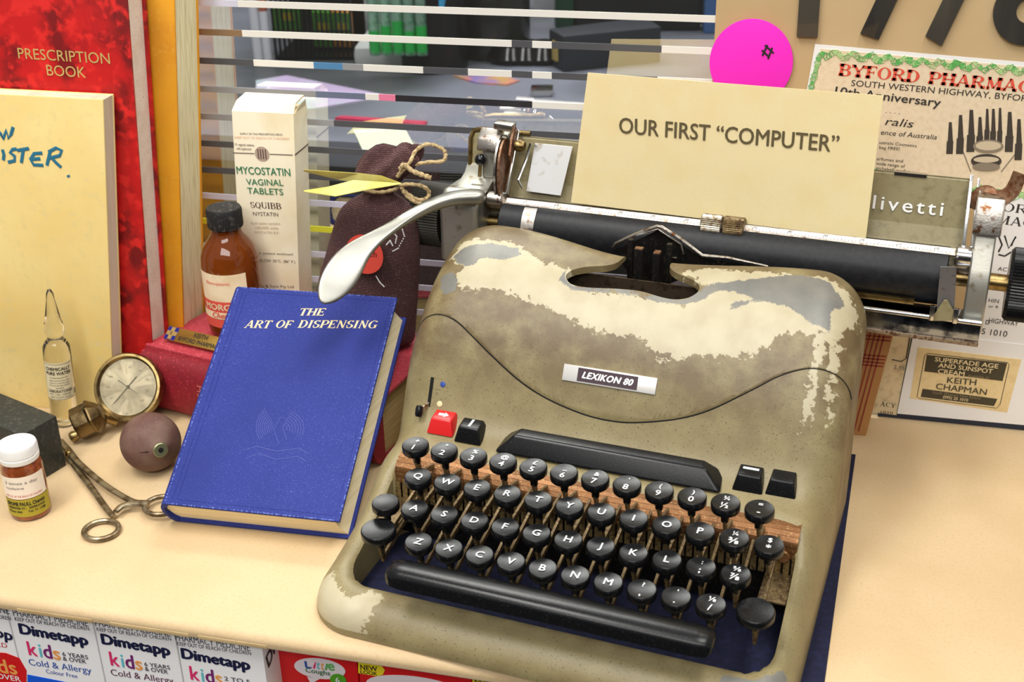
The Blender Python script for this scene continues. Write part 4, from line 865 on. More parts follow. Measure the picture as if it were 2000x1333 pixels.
# long carriage return lever: swept blade
st = [((950, 388), .1780, .0135, .0095, 0), ((925, 387), .1785, .0150, .0095, 0), ((893, 388), .1785, .0140, .0088, .05), ((850, 399), .1775, .0112, .0074, .12), ((805, 422), .1740, .0095, .0058, .22), ((765, 448), .1690, .0098, .0052, .38), ((730, 470), .1640, .0125, .0046, .55), ((700, 492), .1590, .0185, .0042, .7), ((680, 518), .1530, .0240, .0040, .82), ((662, 546), .1460, .0245, .0038, .9), ((646, 570), .1400, .0200, .0036, .95), ((635, 586), .1355, .0130, .0034, 1), ((629, 596), .1330, .0030, .0024, 1)]
C3 = [atT(p_[0], p_[1], 2, z_) for p_, z_, *_ in st]; Vv = []; NS = 12; vdir = (TWI.to_3x3() @ FWD)
for i, (p_, z_, wd, th, tw_) in enumerate(st):
    a = C3[max(i - 1, 0)]; b_ = C3[min(i + 1, len(st) - 1)]; d = (b_ - a).normalized()
    n0 = Vector((0, 0, 1)); n1 = (-vdir * .8 + Vector((0.25, 0, .35))).normalized(); nr = (n0 * (1 - tw_) + n1 * tw_); nr = (nr - d * nr.dot(d)).normalized(); sd_ = d.cross(nr).normalized()
    for k in range(NS):
        a_ = 2 * PI * k / NS; cx = math.copysign(abs(math.cos(a_)) ** .55, math.cos(a_)); cy = math.copysign(abs(math.sin(a_)) ** .55, math.sin(a_))
        Vv.append(C3[i] + sd_ * wd * .5 * cx + nr * th * .5 * cy)
Ff = [tuple(range(NS)), tuple(range((len(st) - 1) * NS, len(st) * NS))[::-1]]
for i in range(len(st) - 1):
    for k in range(NS): Ff.append((i * NS + k, i * NS + (k + 1) % NS, (i + 1) * NS + (k + 1) % NS, (i + 1) * NS + k))
me = bpy.data.meshes.new('return_lever'); me.from_pydata([tuple(v) for v in Vv], [], Ff); bm = bmesh.new(); bm.from_mesh(me); bmesh.ops.recalc_face_normals(bm, faces=bm.faces); bm.to_mesh(me); bm.free()
rlv = link('return_lever', me, M_lev, tw, True, 60); ss = rlv.modifiers.new('s', 'SUBSURF'); ss.levels = 2; ss.render_levels = 2; rlv['label'] = 'long curved silver carriage return lever'
# right carriage end
RE = [(.1840, .1220), (.1980, .1190), (.2120, .1300), (.2150, .1500), (.2120, .1620), (.2200, .1750), (.2215, .1980), (.2160, .2060), (.2040, .2040), (.1990, .1900), (.1960, .1750), (.1880, .1640), (.1850, .1500)]
X2(RE, .2990, .3120).build('carriage_end', M_cast, tw, bevel=.0022, seg=3)
X2([(.1925, .1850), (.1990, .1835), (.2080, .2000), (.2190, .2010), (.2180, .2080), (.2010, .2070)], .2972, .3142).build('carriage_hood', M_chd, tw, bevel=.0015)
lp = smooth_line([(.2965, .2120, .1950), (.2975, .2120, .2030), (.3010, .2110, .2058), (.3060, .2080, .2050), (.3110, .2060, .2060), (.3155, .2050, .2100), (.3180, .2050, .2160), (.3190, .2050, .2235)], 3); nl = len(lp)
MB().tube(lp, [.0045 + .0022 * math.sin(PI * min(1, i / (nl * .5))) if i < nl * .5 else .0062 - .0022 * ((i / nl - .5) / .5) ** 2 for i in range(nl)], 14, flat=.22, up=(-.35, -.6, .7)).build('release_lever', M_rstl, tw)
pts = []
for i in range(200):
    u = i / 199; a = u * 26 * 2 * PI; pts.append((.3000 + .0022 * math.cos(a), .2130 - .010 * u + .0022 * math.sin(a), .2010 - .048 * u))
MB().tube(pts, .0005, 5).build('spring', M_rust, tw)
MB().bar((.2860, PY - .003, .1580), (.3020, PY - .003, .1575), .004, .0035).build('axle_arm', M_chd, tw, bevel=.0005)
MB().box(.2900, .2915, .1900, .2150, .1250, .1700).build('end_disk', M_chd, tw)
# clip in front of the platen and chrome rail
c4 = [gT(*q_, .1800) for q_ in ((1836, 525), (1868, 525), (1863, 618), (1828, 618))]
cl = MB().add(c4 + [v + Vector((0, .0012, 0)) for v in c4], [(0, 1, 2, 3), (7, 6, 5, 4), (0, 4, 5, 1), (1, 5, 6, 2), (2, 6, 7, 3), (3, 7, 4, 0)]).build('margin_clip', mat('grey_steel', S(158, 156, 158), .35, .8, var=[(200, S(120, 100, 84), .56, .72)]), tw)
c4 = [gT(*q_, .1770) for q_ in ((1843, 590), (1850, 590), (1872, 630), (1816, 630))]
MB().add(c4 + [v + Vector((0, .0012, 0)) for v in c4], [(0, 1, 2, 3), (7, 6, 5, 4), (0, 4, 5, 1), (1, 5, 6, 2), (2, 6, 7, 3), (3, 7, 4, 0)]).build('clip_wedge', M_oliv, cl)
for q_ in ((1822, 600), (1868, 606)):
    a = gT(*q_, .1765); MB().bar(a, a - Vector((0, 0, .010)), .0030, .0030, (0, 1, 0)).build('clip_prong', M_chr, cl, bevel=.0005)
MB().box(.20, .3110, .1800, .1990, .1180, .1315).build('carriage_rail', mat('mirror_chrome', S(150, 156, 166), .12, 1.0, var=[(90, S(70, 74, 84), .45, .6)], bump=(120, .12, .0008)), tw, bevel=.0006)
MB().tube([(.20, .1795, .1318), (.3110, .1795, .1318)], .0017, 12).build('rail_rod', M_chr, tw)
MB().box(.20, .3110, .1785, .1990, .1155, .1182).build('rail_foot', mat('rust_edge', S(150, 130, 106), .5, .5, var=[(400, S(96, 70, 50), .52, .62)]), tw, bevel=.0004)
MB().box(.20, .2690, .1830, .1870, .1370, .1405).build('feed_strip', M_brs, tw, bevel=.0004)
# paper finger on the platen
fp = []
for i in range(8):
    a = math.radians(118 + i * 10); r_ = PR + .0009; fp.append((r_ * math.cos(a), r_ * math.sin(a)))
mb = MB(); V_ = []
for (dy_, dz_) in fp: V_ += [(.0005, PY + dy_, PZ + dz_), (.0100, PY + dy_, PZ + dz_)]
for (dy_, dz_) in fp: V_ += [(.0005, PY + dy_ * .97, PZ + dz_ * .97), (.0100, PY + dy_ * .97, PZ + dz_ * .97)]
n8 = 2 * len(fp); Ff = []
for i in range(len(fp) - 1): a = 2 * i; Ff += [(a, a + 1, a + 3, a + 2), (n8 + a, n8 + a + 2, n8 + a + 3, n8 + a + 1), (a, a + 2, n8 + a + 2, n8 + a), (a + 1, n8 + a + 1, n8 + a + 3, a + 3)]
Ff += [(0, n8, n8 + 1, 1), (n8 - 2, n8 - 1, 2 * n8 - 1, 2 * n8 - 2)]
mb.add(V_, Ff).build('paper_finger', M_chd, tw, ang=60)

# sign card standing in the carriage
cA = [atT(1115, 388, 1, .2035), atT(1692, 458, 1, .2035), atT(1725, 190, 1, .2050), atT(1148, 145, 1, .2050)]
cA[0].z -= .004; cA[1].z -= .004
M_card = mat('yellow_card', S(255, 240, 188), .7, var=[(60, S(253, 235, 178), .45, .7), (900, S(250, 231, 174), .55, .75)])
nt = M_card.node_tree; tl = nt.nodes.new('ShaderNodeBsdfTranslucent'); tl.inputs[0].default_value = (*S(236, 186, 96), 1); mxs = nt.nodes.new('ShaderNodeMixShader'); mxs.inputs[0].default_value = .16
nt.links.new(nt.nodes['Principled BSDF'].outputs[0], mxs.inputs[1]); nt.links.new(tl.outputs[0], mxs.inputs[2]); nt.links.new(mxs.outputs[0], nt.nodes['Material Output'].inputs['Surface'])
card = MB().add(cA + [v + Vector((0, .0004, 0)) for v in cA], [(0, 1, 2, 3), (7, 6, 5, 4), (0, 4, 5, 1), (1, 5, 6, 2), (2, 6, 7, 3), (3, 7, 4, 0)]).build('sign_card', M_card, None, smooth=False)
card.rotation_euler = (0, 0, -YG)
tag(card, 'pale yellow printed card standing in the typewriter carriage', 'sign')
P_ = TW @ cA[0]; N_ = TW.to_3x3() @ (cA[1] - cA[0]).cross(cA[3] - cA[0])
t_ = ptext('OUR FIRST “COMPUTER”', (1209, 262), (1637, 300), 32, P_, N_, None, mat('brown_print', S(98, 86, 58), .7), None, bold=.014, lift=.0004)
for v in t_.data.vertices: v.co = TWI @ v.co
t_.parent = card
# navy felt mat
mt = MB().prism([(-.030, -.066), (.2575, -.050), (.2425, .2170), (-.036, .195)], .0001, .0010)
mat_o = mt.build('felt_mat', mat('navy_felt', S(15, 18, 44), .95, var=[(260, S(24, 28, 60), .45, .7), (1800, S(110, 112, 140), .71, .77)], bump=(1200, .6)), None, bevel=.0003)
mat_o.rotation_euler = (0, 0, -YG); tag(mat_o, 'navy felt mat lying under the typewriter', 'mat')
tw.location.z = .001; card.location.z = .001

# ------------------------------------------------------------------ tall books at the left
def shear_box(x0, x1, y0, y1, z0, z1, kx, ky):
    f = lambda x, y, z: (x + kx * z, y + ky * z, z)
    return MB().hexa([f(x0, y0, z0), f(x1, y0, z0), f(x1, y1, z0), f(x0, y1, z0)], [f(x0, y0, z1), f(x1, y0, z1), f(x1, y1, z1), f(x0, y1, z1)])
def tall_book(nm, label, xr, W, y0, T, H_, kx, ky, mc, mp, ct=.0022, over=.003, pages_over=.0):
    t_ = thing(nm, label, 'book')
    shear_box(xr - W, xr, y0, y0 + ct, 0, H_, kx, ky).build('front_cover', mc, t_, bevel=.0006)
    shear_box(xr - W, xr, y0 + T - ct, y0 + T, 0, H_, kx, ky).build('back_cover', mc, t_, bevel=.0006)
    shear_box(xr - W, xr - W + .004, y0 + ct, y0 + T - ct, 0, H_, kx, ky).build('spine', mc, t_)
    shear_box(xr - W + .004, xr - over, y0 + ct, y0 + T - ct, .003, H_ - .003, kx, ky).build('page_block', mp, t_)
    return t_
M_cream_p = mat('page_cream', S(238, 226, 186), .75, var=[(420, S(206, 190, 142), .45, .7)], stretch=(1, 1.6, .02))
M_speck = mat('page_speckled', S(238, 226, 214), .7, var=[(900, S(176, 96, 110), .62, .70), (60, S(224, 206, 190), .45, .7)])
M_marb = mat('red_marbled_board', S(190, 28, 28), .4, var=[(34, S(122, 22, 24), .47, .62, 9), (110, S(214, 40, 36), .5, .62, 6)])
M_ochre = mat('ochre_board', S(226, 158, 26), .55, var=[(20, S(208, 136, 22), .4, .7), (300, S(220, 160, 50), .55, .75)])
M_buff = mat('buff_cover', S(240, 218, 150), .6, var=[(10, S(232, 200, 120), .4, .7), (160, S(226, 204, 140), .55, .75)], bump=(700, .12))
reg = thing('register_book', 'buff covered register with blue handwriting standing at far left', 'book')
x_, y_, kx, ky, W, H_ = -.2885, .1290, .102, .070, .17, .2460
shear_box(x_ - W, x_, y_, y_ + .0016, 0, H_, kx, ky).build('front_cover', M_buff, reg, bevel=.0008)
shear_box(x_ - W, x_, y_ + .0140, y_ + .0156, 0, H_, kx, ky).build('back_cover', M_buff, reg, bevel=.0006)
shear_box(x_ - W, x_ - .0005, y_ + .0016, y_ + .0140, .001, H_ - .0005, kx, ky).build('page_block', mat('page_white', S(226, 214, 188), .75, var=[(60, S(206, 192, 160), .45, .7)], stretch=(1, 1, .1)), reg)
PR_ = Vector((x_, y_, 0)); NR = Vector((0, -1, ky)).normalized()
M_pen = mat('marker_blue', S(40, 112, 140), .6)
strokes([[(-8, 250), (2, 262), (6, 272), (13, 254), (17, 271), (22, 262), (26, 248)], [(5, 292), (8, 302), (7, 313)], [(33, 291), (25, 292), (20, 298), (29, 305), (29, 314), (16, 317)], [(34, 294), (57, 290)], [(46, 292), (42, 318)], [(83, 299), (67, 300), (60, 311), (66, 322), (85, 323)], [(63, 311), (79, 310)], [(98, 297), (92, 323)], [(95, 297), (110, 289), (121, 294), (117, 304), (97, 309)], [(102, 309), (110, 318), (120, 327)], [(133, 342), (135, 346)]], PR_, NR, 6.5, M_pen, reg, 'handwriting', .0003)
adopt(reg)
rb = tall_book('prescription_book', 'tall red marbled prescription book behind the buff register', -.2640, .20, .1510, .0280, .345, .0550, .060, M_marb, M_speck)
P_ = Vector((-.264, .151, 0)); N_ = Vector((0, -1, .06)).normalized(); M_gold = mat('gold_foil', S(226, 196, 120), .35, .3)
ptext('PRESCRIPTION', (37, 114), (216, 125), 22, P_, N_, None, M_gold, rb, lift=.0004); ptext('BOOK', (93, 147), (169, 152), 22, P_, N_, None, M_gold, rb, lift=.0004); adopt(rb)
ob = tall_book('ochre_ledger', 'thick ochre ledger with cream page edges standing against the glass', -.2545, .20, .1815, .0385, .335, .0880, .060, M_ochre, M_cream_p, over=.001); adopt(ob)

# ------------------------------------------------------------------ red pharmacopoeia lying flat
HT = .053
rp = thing('red_book', 'worn thick red book lying flat beneath the blue book', 'book')
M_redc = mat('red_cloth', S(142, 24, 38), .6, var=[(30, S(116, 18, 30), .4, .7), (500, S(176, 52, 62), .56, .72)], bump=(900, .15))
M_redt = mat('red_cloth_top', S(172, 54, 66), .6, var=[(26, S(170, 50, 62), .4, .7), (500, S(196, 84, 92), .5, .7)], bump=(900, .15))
FL_, FR_, BR_, BL_ = Vector((-.2658, .152, 0)), Vector((-.0600, .1050, 0)), Vector((-.0400, .2050, 0)), Vector((-.2370, .2435, 0))
def slab(z0, z1, i=0.0, e=0.0):
    c = (FL_ + FR_ + BR_ + BL_) / 4; Q = [p_ + (c - p_).normalized() * i for p_ in (FL_, FR_, BR_, BL_)]
    return MB().hexa([q + Vector((0, 0, z0)) for q in Q], [q + Vector((0, 0, z1)) for q in Q])
slab(HT - .003, HT).build('top_cover', M_redt, rp, bevel=.0012, seg=3); slab(0, .003).build('bottom_cover', M_redc, rp, bevel=.001)
slab(.003, HT - .003, .005).build('page_block', mat('page_brown', S(192, 166, 112), .75, var=[(300, S(150, 122, 74), .45, .7)], stretch=(.05, .05, 3)), rp)
# rounded spine bulging towards the camera
dF = (FR_ - FL_).normalized(); nF = Vector((dF.y, -dF.x, 0)); mb = MB(); V = []; n = 14
for u in (.004, .996):
    for i in range(n + 1):
        a = PI * i / n; b_ = .013 * math.sin(a) ** .7; zz = .0012 + (HT - .0035) * (1 - math.cos(a)) / 2; V.append(FL_.lerp(FR_, u) + nF * b_ + Vector((0, 0, zz)))
    for i in (1, 0): V.append(FL_.lerp(FR_, u) - nF * .003 + Vector((0, 0, .0012 + (HT - .0035) * i)))
k = n + 3; mb.add(V, [tuple(range(k)), tuple(range(k, 2 * k))[::-1]] + [(i, (i + 1) % k, k + (i + 1) % k, k + i) for i in range(k)])
mb.build('spine', M_redc, rp, ang=50)
mb = MB()
for j in range(46):
    u = j / 46 + .004; p_ = FL_.lerp(FR_, u) + nF * (.0012) + Vector((0, 0, HT - .0036 - random.random() * .0012)); mb.bar(p_, p_ + dF * .0052, .0012 + random.random() * .0018, .0010 + random.random() * .0012)
o = mb.build('frayed_edge', mat('frayed_board', S(226, 196, 172), .85), rp, smooth=False)
def spine_text(s, u, hgt, z0, z1):
    P0_ = FL_.lerp(FR_, u); me = text_mesh(s, 0, 0, 1.05); ys = max(v.co.y for v in me.vertices); xs = [v.co.x for v in me.vertices]; x0, x1 = min(xs), max(xs)
    for v in me.vertices:
        zz = z0 + (v.co.x - x0) / (x1 - x0) * (z1 - z0); q = (zz - .0012) / (HT - .0035); a = math.acos(max(-1, min(1, 1 - 2 * q))); b_ = .013 * math.sin(a) ** .7
        v.co = P0_ + dF * (-v.co.y / ys * hgt) + nF * (b_ + .0007) + Vector((0, 0, zz))
    me.name = 'lettering'; link('lettering', me, mat('faded_gilt', S(196, 108, 96), .6), rp, smooth=False)
spine_text('BRITISH', .300, .0058, .006, .036); spine_text('PHARMACOPOEIA', .375, .0058, .002, .048); spine_text('1963', .440, .0058, .008, .024)
adopt(rp)
# gold name badge bar lying on the red book
gb = thing('brass_name_bar', 'gold name bar with blue cross end lying on the red book', 'name badge')
a = at(322, 668, 2, HT); b_ = at(470, 703, 2, HT); d = (b_ - a).normalized(); nrm_ = Vector((-d.y, d.x, 0)); M_gb = mat('gold_bar', S(196, 160, 80), .28, .9)
tl_ = math.radians(38); uy = (nrm_ * math.cos(tl_) + Vector((0, 0, math.sin(tl_)))).normalized(); uz = d.cross(uy); Mg = Matrix(((d.x, uy.x, uz.x, a.x), (d.y, uy.y, uz.y, a.y), (d.z, uy.z, uz.z, a.z + .0016), (0, 0, 0, 1)))
Lb = .060; MB().box(0, Lb, 0, .0115, 0, .0022, Mg).build('bar', M_gb, gb, bevel=.0004)
MB().box(.0004, .0102, .0004, .0111, .0021, .0024, Mg).build('blue_enamel', mat('enamel_blue', S(26, 34, 120), .2, coat=.5), gb)
MB().prism([(.0036, .0008), (.007, .0008), (.007, .0040), (.0100, .0040), (.0100, .0075), (.007, .0075), (.007, .0108), (.0036, .0108), (.0036, .0075), (.0008, .0075), (.0008, .0040), (.0036, .0040)], .0024, .0027, Mg).build('gold_cross', mat('gold_pale', S(222, 196, 124), .3, .8), gb)
for s, x0, y0, w_, h_ in (('R', .0044, .0042, .0020, .0028), ('KEITH', .0260, .0066, .0125, .0038), ('BYFORD PHARMACY', .0135, .0014, .0400, .0036)):
    R = Mg.to_3x3(); lay(text_mesh(s), Mg @ Vector((x0, y0, .0026)), R.col[0], R.col[1], w_, h_, 'lettering', M_ink, gb, .0002)
adopt(gb)

# ------------------------------------------------------------------ blue book
bb = thing('blue_book', 'blue clothbound book with gold title propped on the red book', 'book')
th = math.radians(30); ps = math.radians(2.0)
O = Vector((-.1740, .0070, .0)); ux = Vector((math.cos(ps), math.sin(ps), 0)); uh = Vector((-math.sin(ps), math.cos(ps), 0)); uy = uh * math.cos(th) + Vector((0, 0, math.sin(th))); uz = ux.cross(uy)
Bm = Matrix(((ux.x, uy.x, uz.x, O.x), (ux.y, uy.y, uz.y, O.y), (ux.z, uy.z, uz.z, O.z), (0, 0, 0, 1)))
WB, LB, TB, CT = .1205, .1760, .0270, .0022
M_blue = mat('blue_cloth', S(40, 52, 130), .66, spec=.3, var=[(1100, S(72, 86, 156), .56, .70), (12, S(34, 46, 118), .4, .7)], bump=(1300, .35))
M_bworn = mat('blue_worn', S(92, 108, 172), .75, var=[(700, S(60, 78, 166), .45, .6)])
MB().box(0, WB, 0, LB, TB - CT, TB, Bm).build('front_cover', M_blue, bb, bevel=.0008, seg=3)
MB().box(-.001, WB + .002, 0, LB, 0, CT, Bm).build('back_cover', M_blue, bb, bevel=.0008, seg=3)
# rounded spine at left
V = []; n = 12; mb = MB()
for y in (0, LB):
    for i in range(n + 1): a = PI * i / n; V.append(Bm @ Vector((.0015 - .0065 * math.sin(a), y, TB * (1 - math.cos(a)) / 2)))
    V += [Bm @ Vector((.003, y, TB - CT)), Bm @ Vector((-.0020, y, TB * .72)), Bm @ Vector((-.0030, y, TB * .5)), Bm @ Vector((-.0020, y, TB * .28)), Bm @ Vector((.003, y, CT))]
k = n + 6; mb.add(V, [tuple(range(k)), tuple(range(k, 2 * k))[::-1]] + [(i, (i + 1) % k, k + (i + 1) % k, k + i) for i in range(k)]).build('spine', M_blue, bb, ang=60)
# page block with slightly hollow fore edge
V = []; mb = MB(); 
for y in (.0028, LB - .0028):
    V += [Bm @ Vector((.001, y, CT))] + [Bm @ Vector((WB - .0045 - .002 * math.sin(PI * i / 8) + .004 * (1 - i / 8), y, CT + (TB - 2 * CT) * i / 8)) for i in range(9)] + [Bm @ Vector((.001, y, TB - CT)), Bm @ Vector((-.003, y, TB / 2))]
k = 12; mb.add(V, [tuple(range(k)), tuple(range(k, 2 * k))[::-1]] + [(i, (i + 1) % k, k + (i + 1) % k, k + i) for i in range(k)])
pbk = mb.build('page_block', mat('page_buff', S(240, 226, 188), .75, var=[(9, S(226, 206, 160), .4, .7)], bump=(14, .3, .0006), stretch=(1, 1, 60)), bb, ang=60)
# worn rim lines and hinge grooves
mb = MB()
for (p_, q_) in (((.0007, .002), (.0007, LB - .002)), ((.002, .0006), (WB - .002, .0006)), ((WB - .0006, .002), (WB - .0006, LB - .002)), ((.002, LB - .0006), (WB - .002, LB - .0006))):
    n_ = 150
    for i in range(n_):
        if random.random() < .6:
            a = Vector((*p_, TB - .0002)).lerp(Vector((*q_, TB - .0002)), i / n_); c_ = Vector((*p_, TB - .0002)).lerp(Vector((*q_, TB - .0002)), (i + 1) / n_); mb.bar(Bm @ a, Bm @ c_, .0003 + random.random() * .0009, .0005, uz)
mb.build('worn_edge', M_bworn, bb, smooth=False)
for x in (.0052, .0085): MB().tube([Bm @ Vector((x, .004, TB)), Bm @ Vector((x, LB - .004, TB))], .00035, 6).build('hinge_ridge', M_blue, bb)
for y in (.004, LB - .004): MB().tube([Bm @ Vector((.010, y, TB)), Bm @ Vector((WB - .004, y, TB))], .00022, 6).build('blind_line', M_blue, bb)
MB().tube([Bm @ Vector((WB - .0038, .004, TB)), Bm @ Vector((WB - .0038, LB - .004, TB))], .00022, 6).build('blind_line', M_blue, bb)
PBk = Bm @ Vector((0, 0, TB)); M_gt = mat('gold_title', S(240, 216, 164), .5)
ptext('THE', (585, 617), (635, 617), 14, PBk, uz, None, M_gt, bb, serif=True, shear=.22, sb=1.25, lift=.0002)
for s, a, b_ in (('ART', 476, 530), ('OF', 538, 571), ('DISPENSING', 581, 736)): ptext(s, (a, 641), (b_, 642), 15, PBk, uz, None, M_gt, bb, serif=True, shear=.22, sb=1.25, lift=.0002)
L = []
for i in range(9):
    r = 8 + i * 5; L.append([(545 - r * math.cos(a / 10) * .8 - 6, 835 - r * math.sin(a / 10) * .9) for a in range(-6, 12, 2)])
for i in range(7):
    r = 10 + i * 6; L.append([(552 + r * math.cos(a / 10) * .9, 838 - r * math.sin(a / 10) * .8) for a in range(-4, 13, 2)])
L += [[(478, 880), (500, 872), (540, 882), (585, 876), (600, 886)], [(480, 896), (505, 886), (540, 898), (580, 892), (600, 902)], [(545, 868), (535, 840), (548, 815), (560, 820), (552, 835), (560, 860)]]
strokes(L, PBk, uz, 1.5, mat('blue_emboss', S(48, 62, 142), .45), bb, 'embossed_emblem', .0001)
adopt(bb)

# ------------------------------------------------------------------ amber bottle
def camphi(x, y): return math.atan2(CAM.y - y, CAM.x - x)
M_amb = mat('amber_glass', S(150, 74, 20), .06, trans=.55, coat=.6, var=[(25, S(110, 48, 10), .4, .7)], ior=1.3)
M_amb.node_tree.nodes['Principled BSDF'].inputs['Transmission Weight'].default_value = .5
bx, by = -.2035, .1870; br = .0222
bt = thing('medicine_bottle', 'amber glass bottle with black screw cap and torn chemist label', 'bottle', (bx, by, HT))
MB().lathe([(0, .001), (br * .82, 0), (br * .97, .004), (br, .009), (br, .058), (br * .97, .0655), (br * .86, .0725), (br * .66, .0785), (br * .52, .083), (br * .48, .088), (br * .48, .094), (br * .40, .094), (br * .38, .083), (0, .080)], 56).build('bottle_body', M_amb, bt, ang=60)
n_ = 90; mb = MB(); cp_ = [(br * .50, .0880), (br * .585, .0880), (br * .60, .0895), (br * .60, .1010), (br * .56, .1030), (0, .1032)]; mb.lathe(cp_, n_)
for j in (1, 2, 3):
    for i in range(n_):
        if i % 2: v = mb.v[j * n_ + i]; mb.v[j * n_ + i] = (v[0] * .965, v[1] * .965, v[2])
mb.build('screw_cap', mat('cap_black', S(34, 34, 34), .5, var=[(300, S(96, 92, 86), .55, .75)]), bt, ang=25)
ph = camphi(bx, by); M_lab = mat('label_cream', S(240, 220, 184), .7, var=[(60, S(222, 196, 154), .5, .7)])
MB().lathe([(br + .0002, .0215), (br + .0002, .0555), (br + .0001, .0570)], 30, a0=ph - 1.75, a1=ph + .46).build('paper_label', M_lab, bt)
M_lr = mat('label_red', S(222, 84, 70), .7)
MB().lathe([(br + .0004, .0130), (br + .0004, .0350)], 30, a0=ph - 1.75, a1=ph + .40).build('red_band', M_lr, bt)
MB().lathe([(br + .0006, .0205), (br + .0006, .0262)], 30, a0=ph - 1.75, a1=ph + .40).build('cream_band', M_lab, bt)
bend(text_mesh('MORGAN', .03), (0, 0), br + .0004, ph - .42, .0282, .034, .0050, M_lab, bt, lift=.0004); bend(text_mesh('Chemist', .015, .35), (0, 0), br + .0006, ph - .40, .0218, .022, .0045, M_lr, bt, lift=.0004)
bend(text_mesh('ARM', .02), (0, 0), br + .0004, ph - .18, .0150, .012, .0038, M_lab, bt, lift=.0004); bend(text_mesh('Elastoplastic'), (0, 0), br + .0002, ph - .55, .0490, .020, .0024, M_lr, bt, lift=.0004)

# ------------------------------------------------------------------ tablet carton
YB_ = .2115; q0 = at(452, 214, 1, YB_); q1 = at(573, 221, 1, YB_); x0, x1, zt = q0.x, q1.x, (q0.z + q1.z) / 2 - .001
M_box = mat('carton_cream', S(246, 236, 208), .55, var=[(30, S(236, 220, 182), .45, .7)])
mc = thing('tablet_carton', 'tall cream tablet carton with green lettering and open top flap', 'carton')
q2 = at(520, 566, 1, YB_); kx = (at(573, 221, 1, YB_).x - at(578, 566, 1, YB_).x) / (zt - .075) * .3
D_ = .0265; mb = MB(); mb.hexa([(x0 - .067 * (zt - HT), YB_, HT), (x1 - .067 * (zt - HT), YB_, HT), (x1 - .067 * (zt - HT), YB_ + D_, HT), (x0 - .067 * (zt - HT), YB_ + D_, HT)], [(x0, YB_, zt), (x1, YB_, zt), (x1, YB_ + D_, zt), (x0, YB_ + D_, zt)]).build('carton_body', M_box, mc, bevel=.0005)
MB().add([(x0, YB_, zt), (x1, YB_, zt), (x1 - .001, YB_ + .008, zt + .006), (x0 + .001, YB_ + .008, zt + .006), (x1 - .001, YB_ + D_ - .002, zt + .0075), (x0 + .001, YB_ + D_ - .002, zt + .0075), (x0 + .001, YB_ + D_ - .002, zt + .0065), (x1 - .001, YB_ + D_ - .002, zt + .0065), (x0 + .001, YB_ + .008, zt + .005), (x1 - .001, YB_ + .008, zt + .005)], [(0, 1, 2, 3), (3, 2, 4, 5), (5, 4, 7, 6), (6, 7, 9, 8), (8, 9, 1, 0)]).build('top_flap', M_box, mc, smooth=False)
MB().add([(x1, YB_ + .004, zt), (x1, YB_ + D_ - .002, zt), (x1 + .002, YB_ + D_ - .006, zt + .006), (x1 + .001, YB_ + .010, zt + .004)], [(0, 1, 2, 3)]).build('side_flap', M_box, mc, smooth=False)
PX_ = Vector((0, YB_, 0)); NX_ = Vector((0, -1, 0)); M_bg = mat('print_pine', S(38, 120, 78), .6); M_bk = mat('print_brown', S(84, 52, 48), .6); M_bf = mat('print_faint', S(186, 164, 146), .7)
def bt_(s, a, b_, h, m_=M_bg, **k): ptext(s, a, b_, h, PX_, NX_, None, m_, mc, lift=.0003, **k)
bt_('MYCOSTATIN', (463, 339), (568, 344), 15, bold=.012); bt_('VAGINAL', (482, 361), (554, 363), 12.5, bold=.008); bt_('TABLETS', (484, 378), (554, 381), 12.5, bold=.008)
bt_('SQUIBB', (490, 406), (550, 409), 12, M_bk, serif=True, sb=1.1); bt_('NYSTATIN', (495, 421), (544, 423), 8, M_bk)
for s, a, b_, h, m_ in (('SUPPLY OF THIS PRESCRIPTION DRUG', (469, 263), (552, 265), 4, M_bk), ('KEEP OUT OF REACH OF CHILDREN', (459, 270), (565, 273), 4, mat('print_peach', S(236, 176, 140), .7)), ('15 vaginal tablets', (459, 284), (497, 286), 4.5, M_bk), ('with applicator', (462, 292), (492, 293.5), 4.5, M_bk), ('Each tablet contains', (491, 438), (548, 439), 5, M_bf), ('100,000 units', (499, 447), (544, 448), 5, M_bf), ('NYSTATIN B.P.', (498, 456), (546, 457), 5, M_bf), ('Leaflet for patient enclosed', (476, 495), (572, 499), 4.5, M_bk), ('STORE BELOW 30°C. (86° F.)', (478, 510), (577, 514), 5.5, M_bk), ('E.R. Squibb & Sons Pty Ltd', (476, 560), (574, 563), 5.5, M_bk)):
    if a[0] < 480 and a[1] > 480: b0 = b_
    bt_(s, a, b_, h, m_)
strokes([[(455, 298.5), (497, 300)], [(527, 301), (572, 303)]], PX_, NX_, 1.6, M_bk, mc, 'printed_rule', .0003)
z_ = at(572, 303, 1, YB_).z; MB().box(x1 - .067 * (zt - z_) + .0001, x1 - .067 * (zt - z_) + .0004, YB_, YB_ + D_, z_, z_ + .0007).build('printed_rule', M_bk, mc)
c = onp(512, 301, PX_, NX_); MB().lathe([(.0058, 0), (.0058, .0002), (0, .0002)], 28, Matrix.Translation(c) @ Matrix.Rotation(PI / 2, 4, 'X')).build('printed_seal', M_bf, mc)
for i in range(4): MB().bar(c + Vector((-.003 + .002 * i, -.0004, -.0038)), c + Vector((-.003 + .002 * i, -.0004, .0038)), .0006, .0002, (0, -1, 0)).build('seal_mark', M_bk, mc)
adopt(mc)

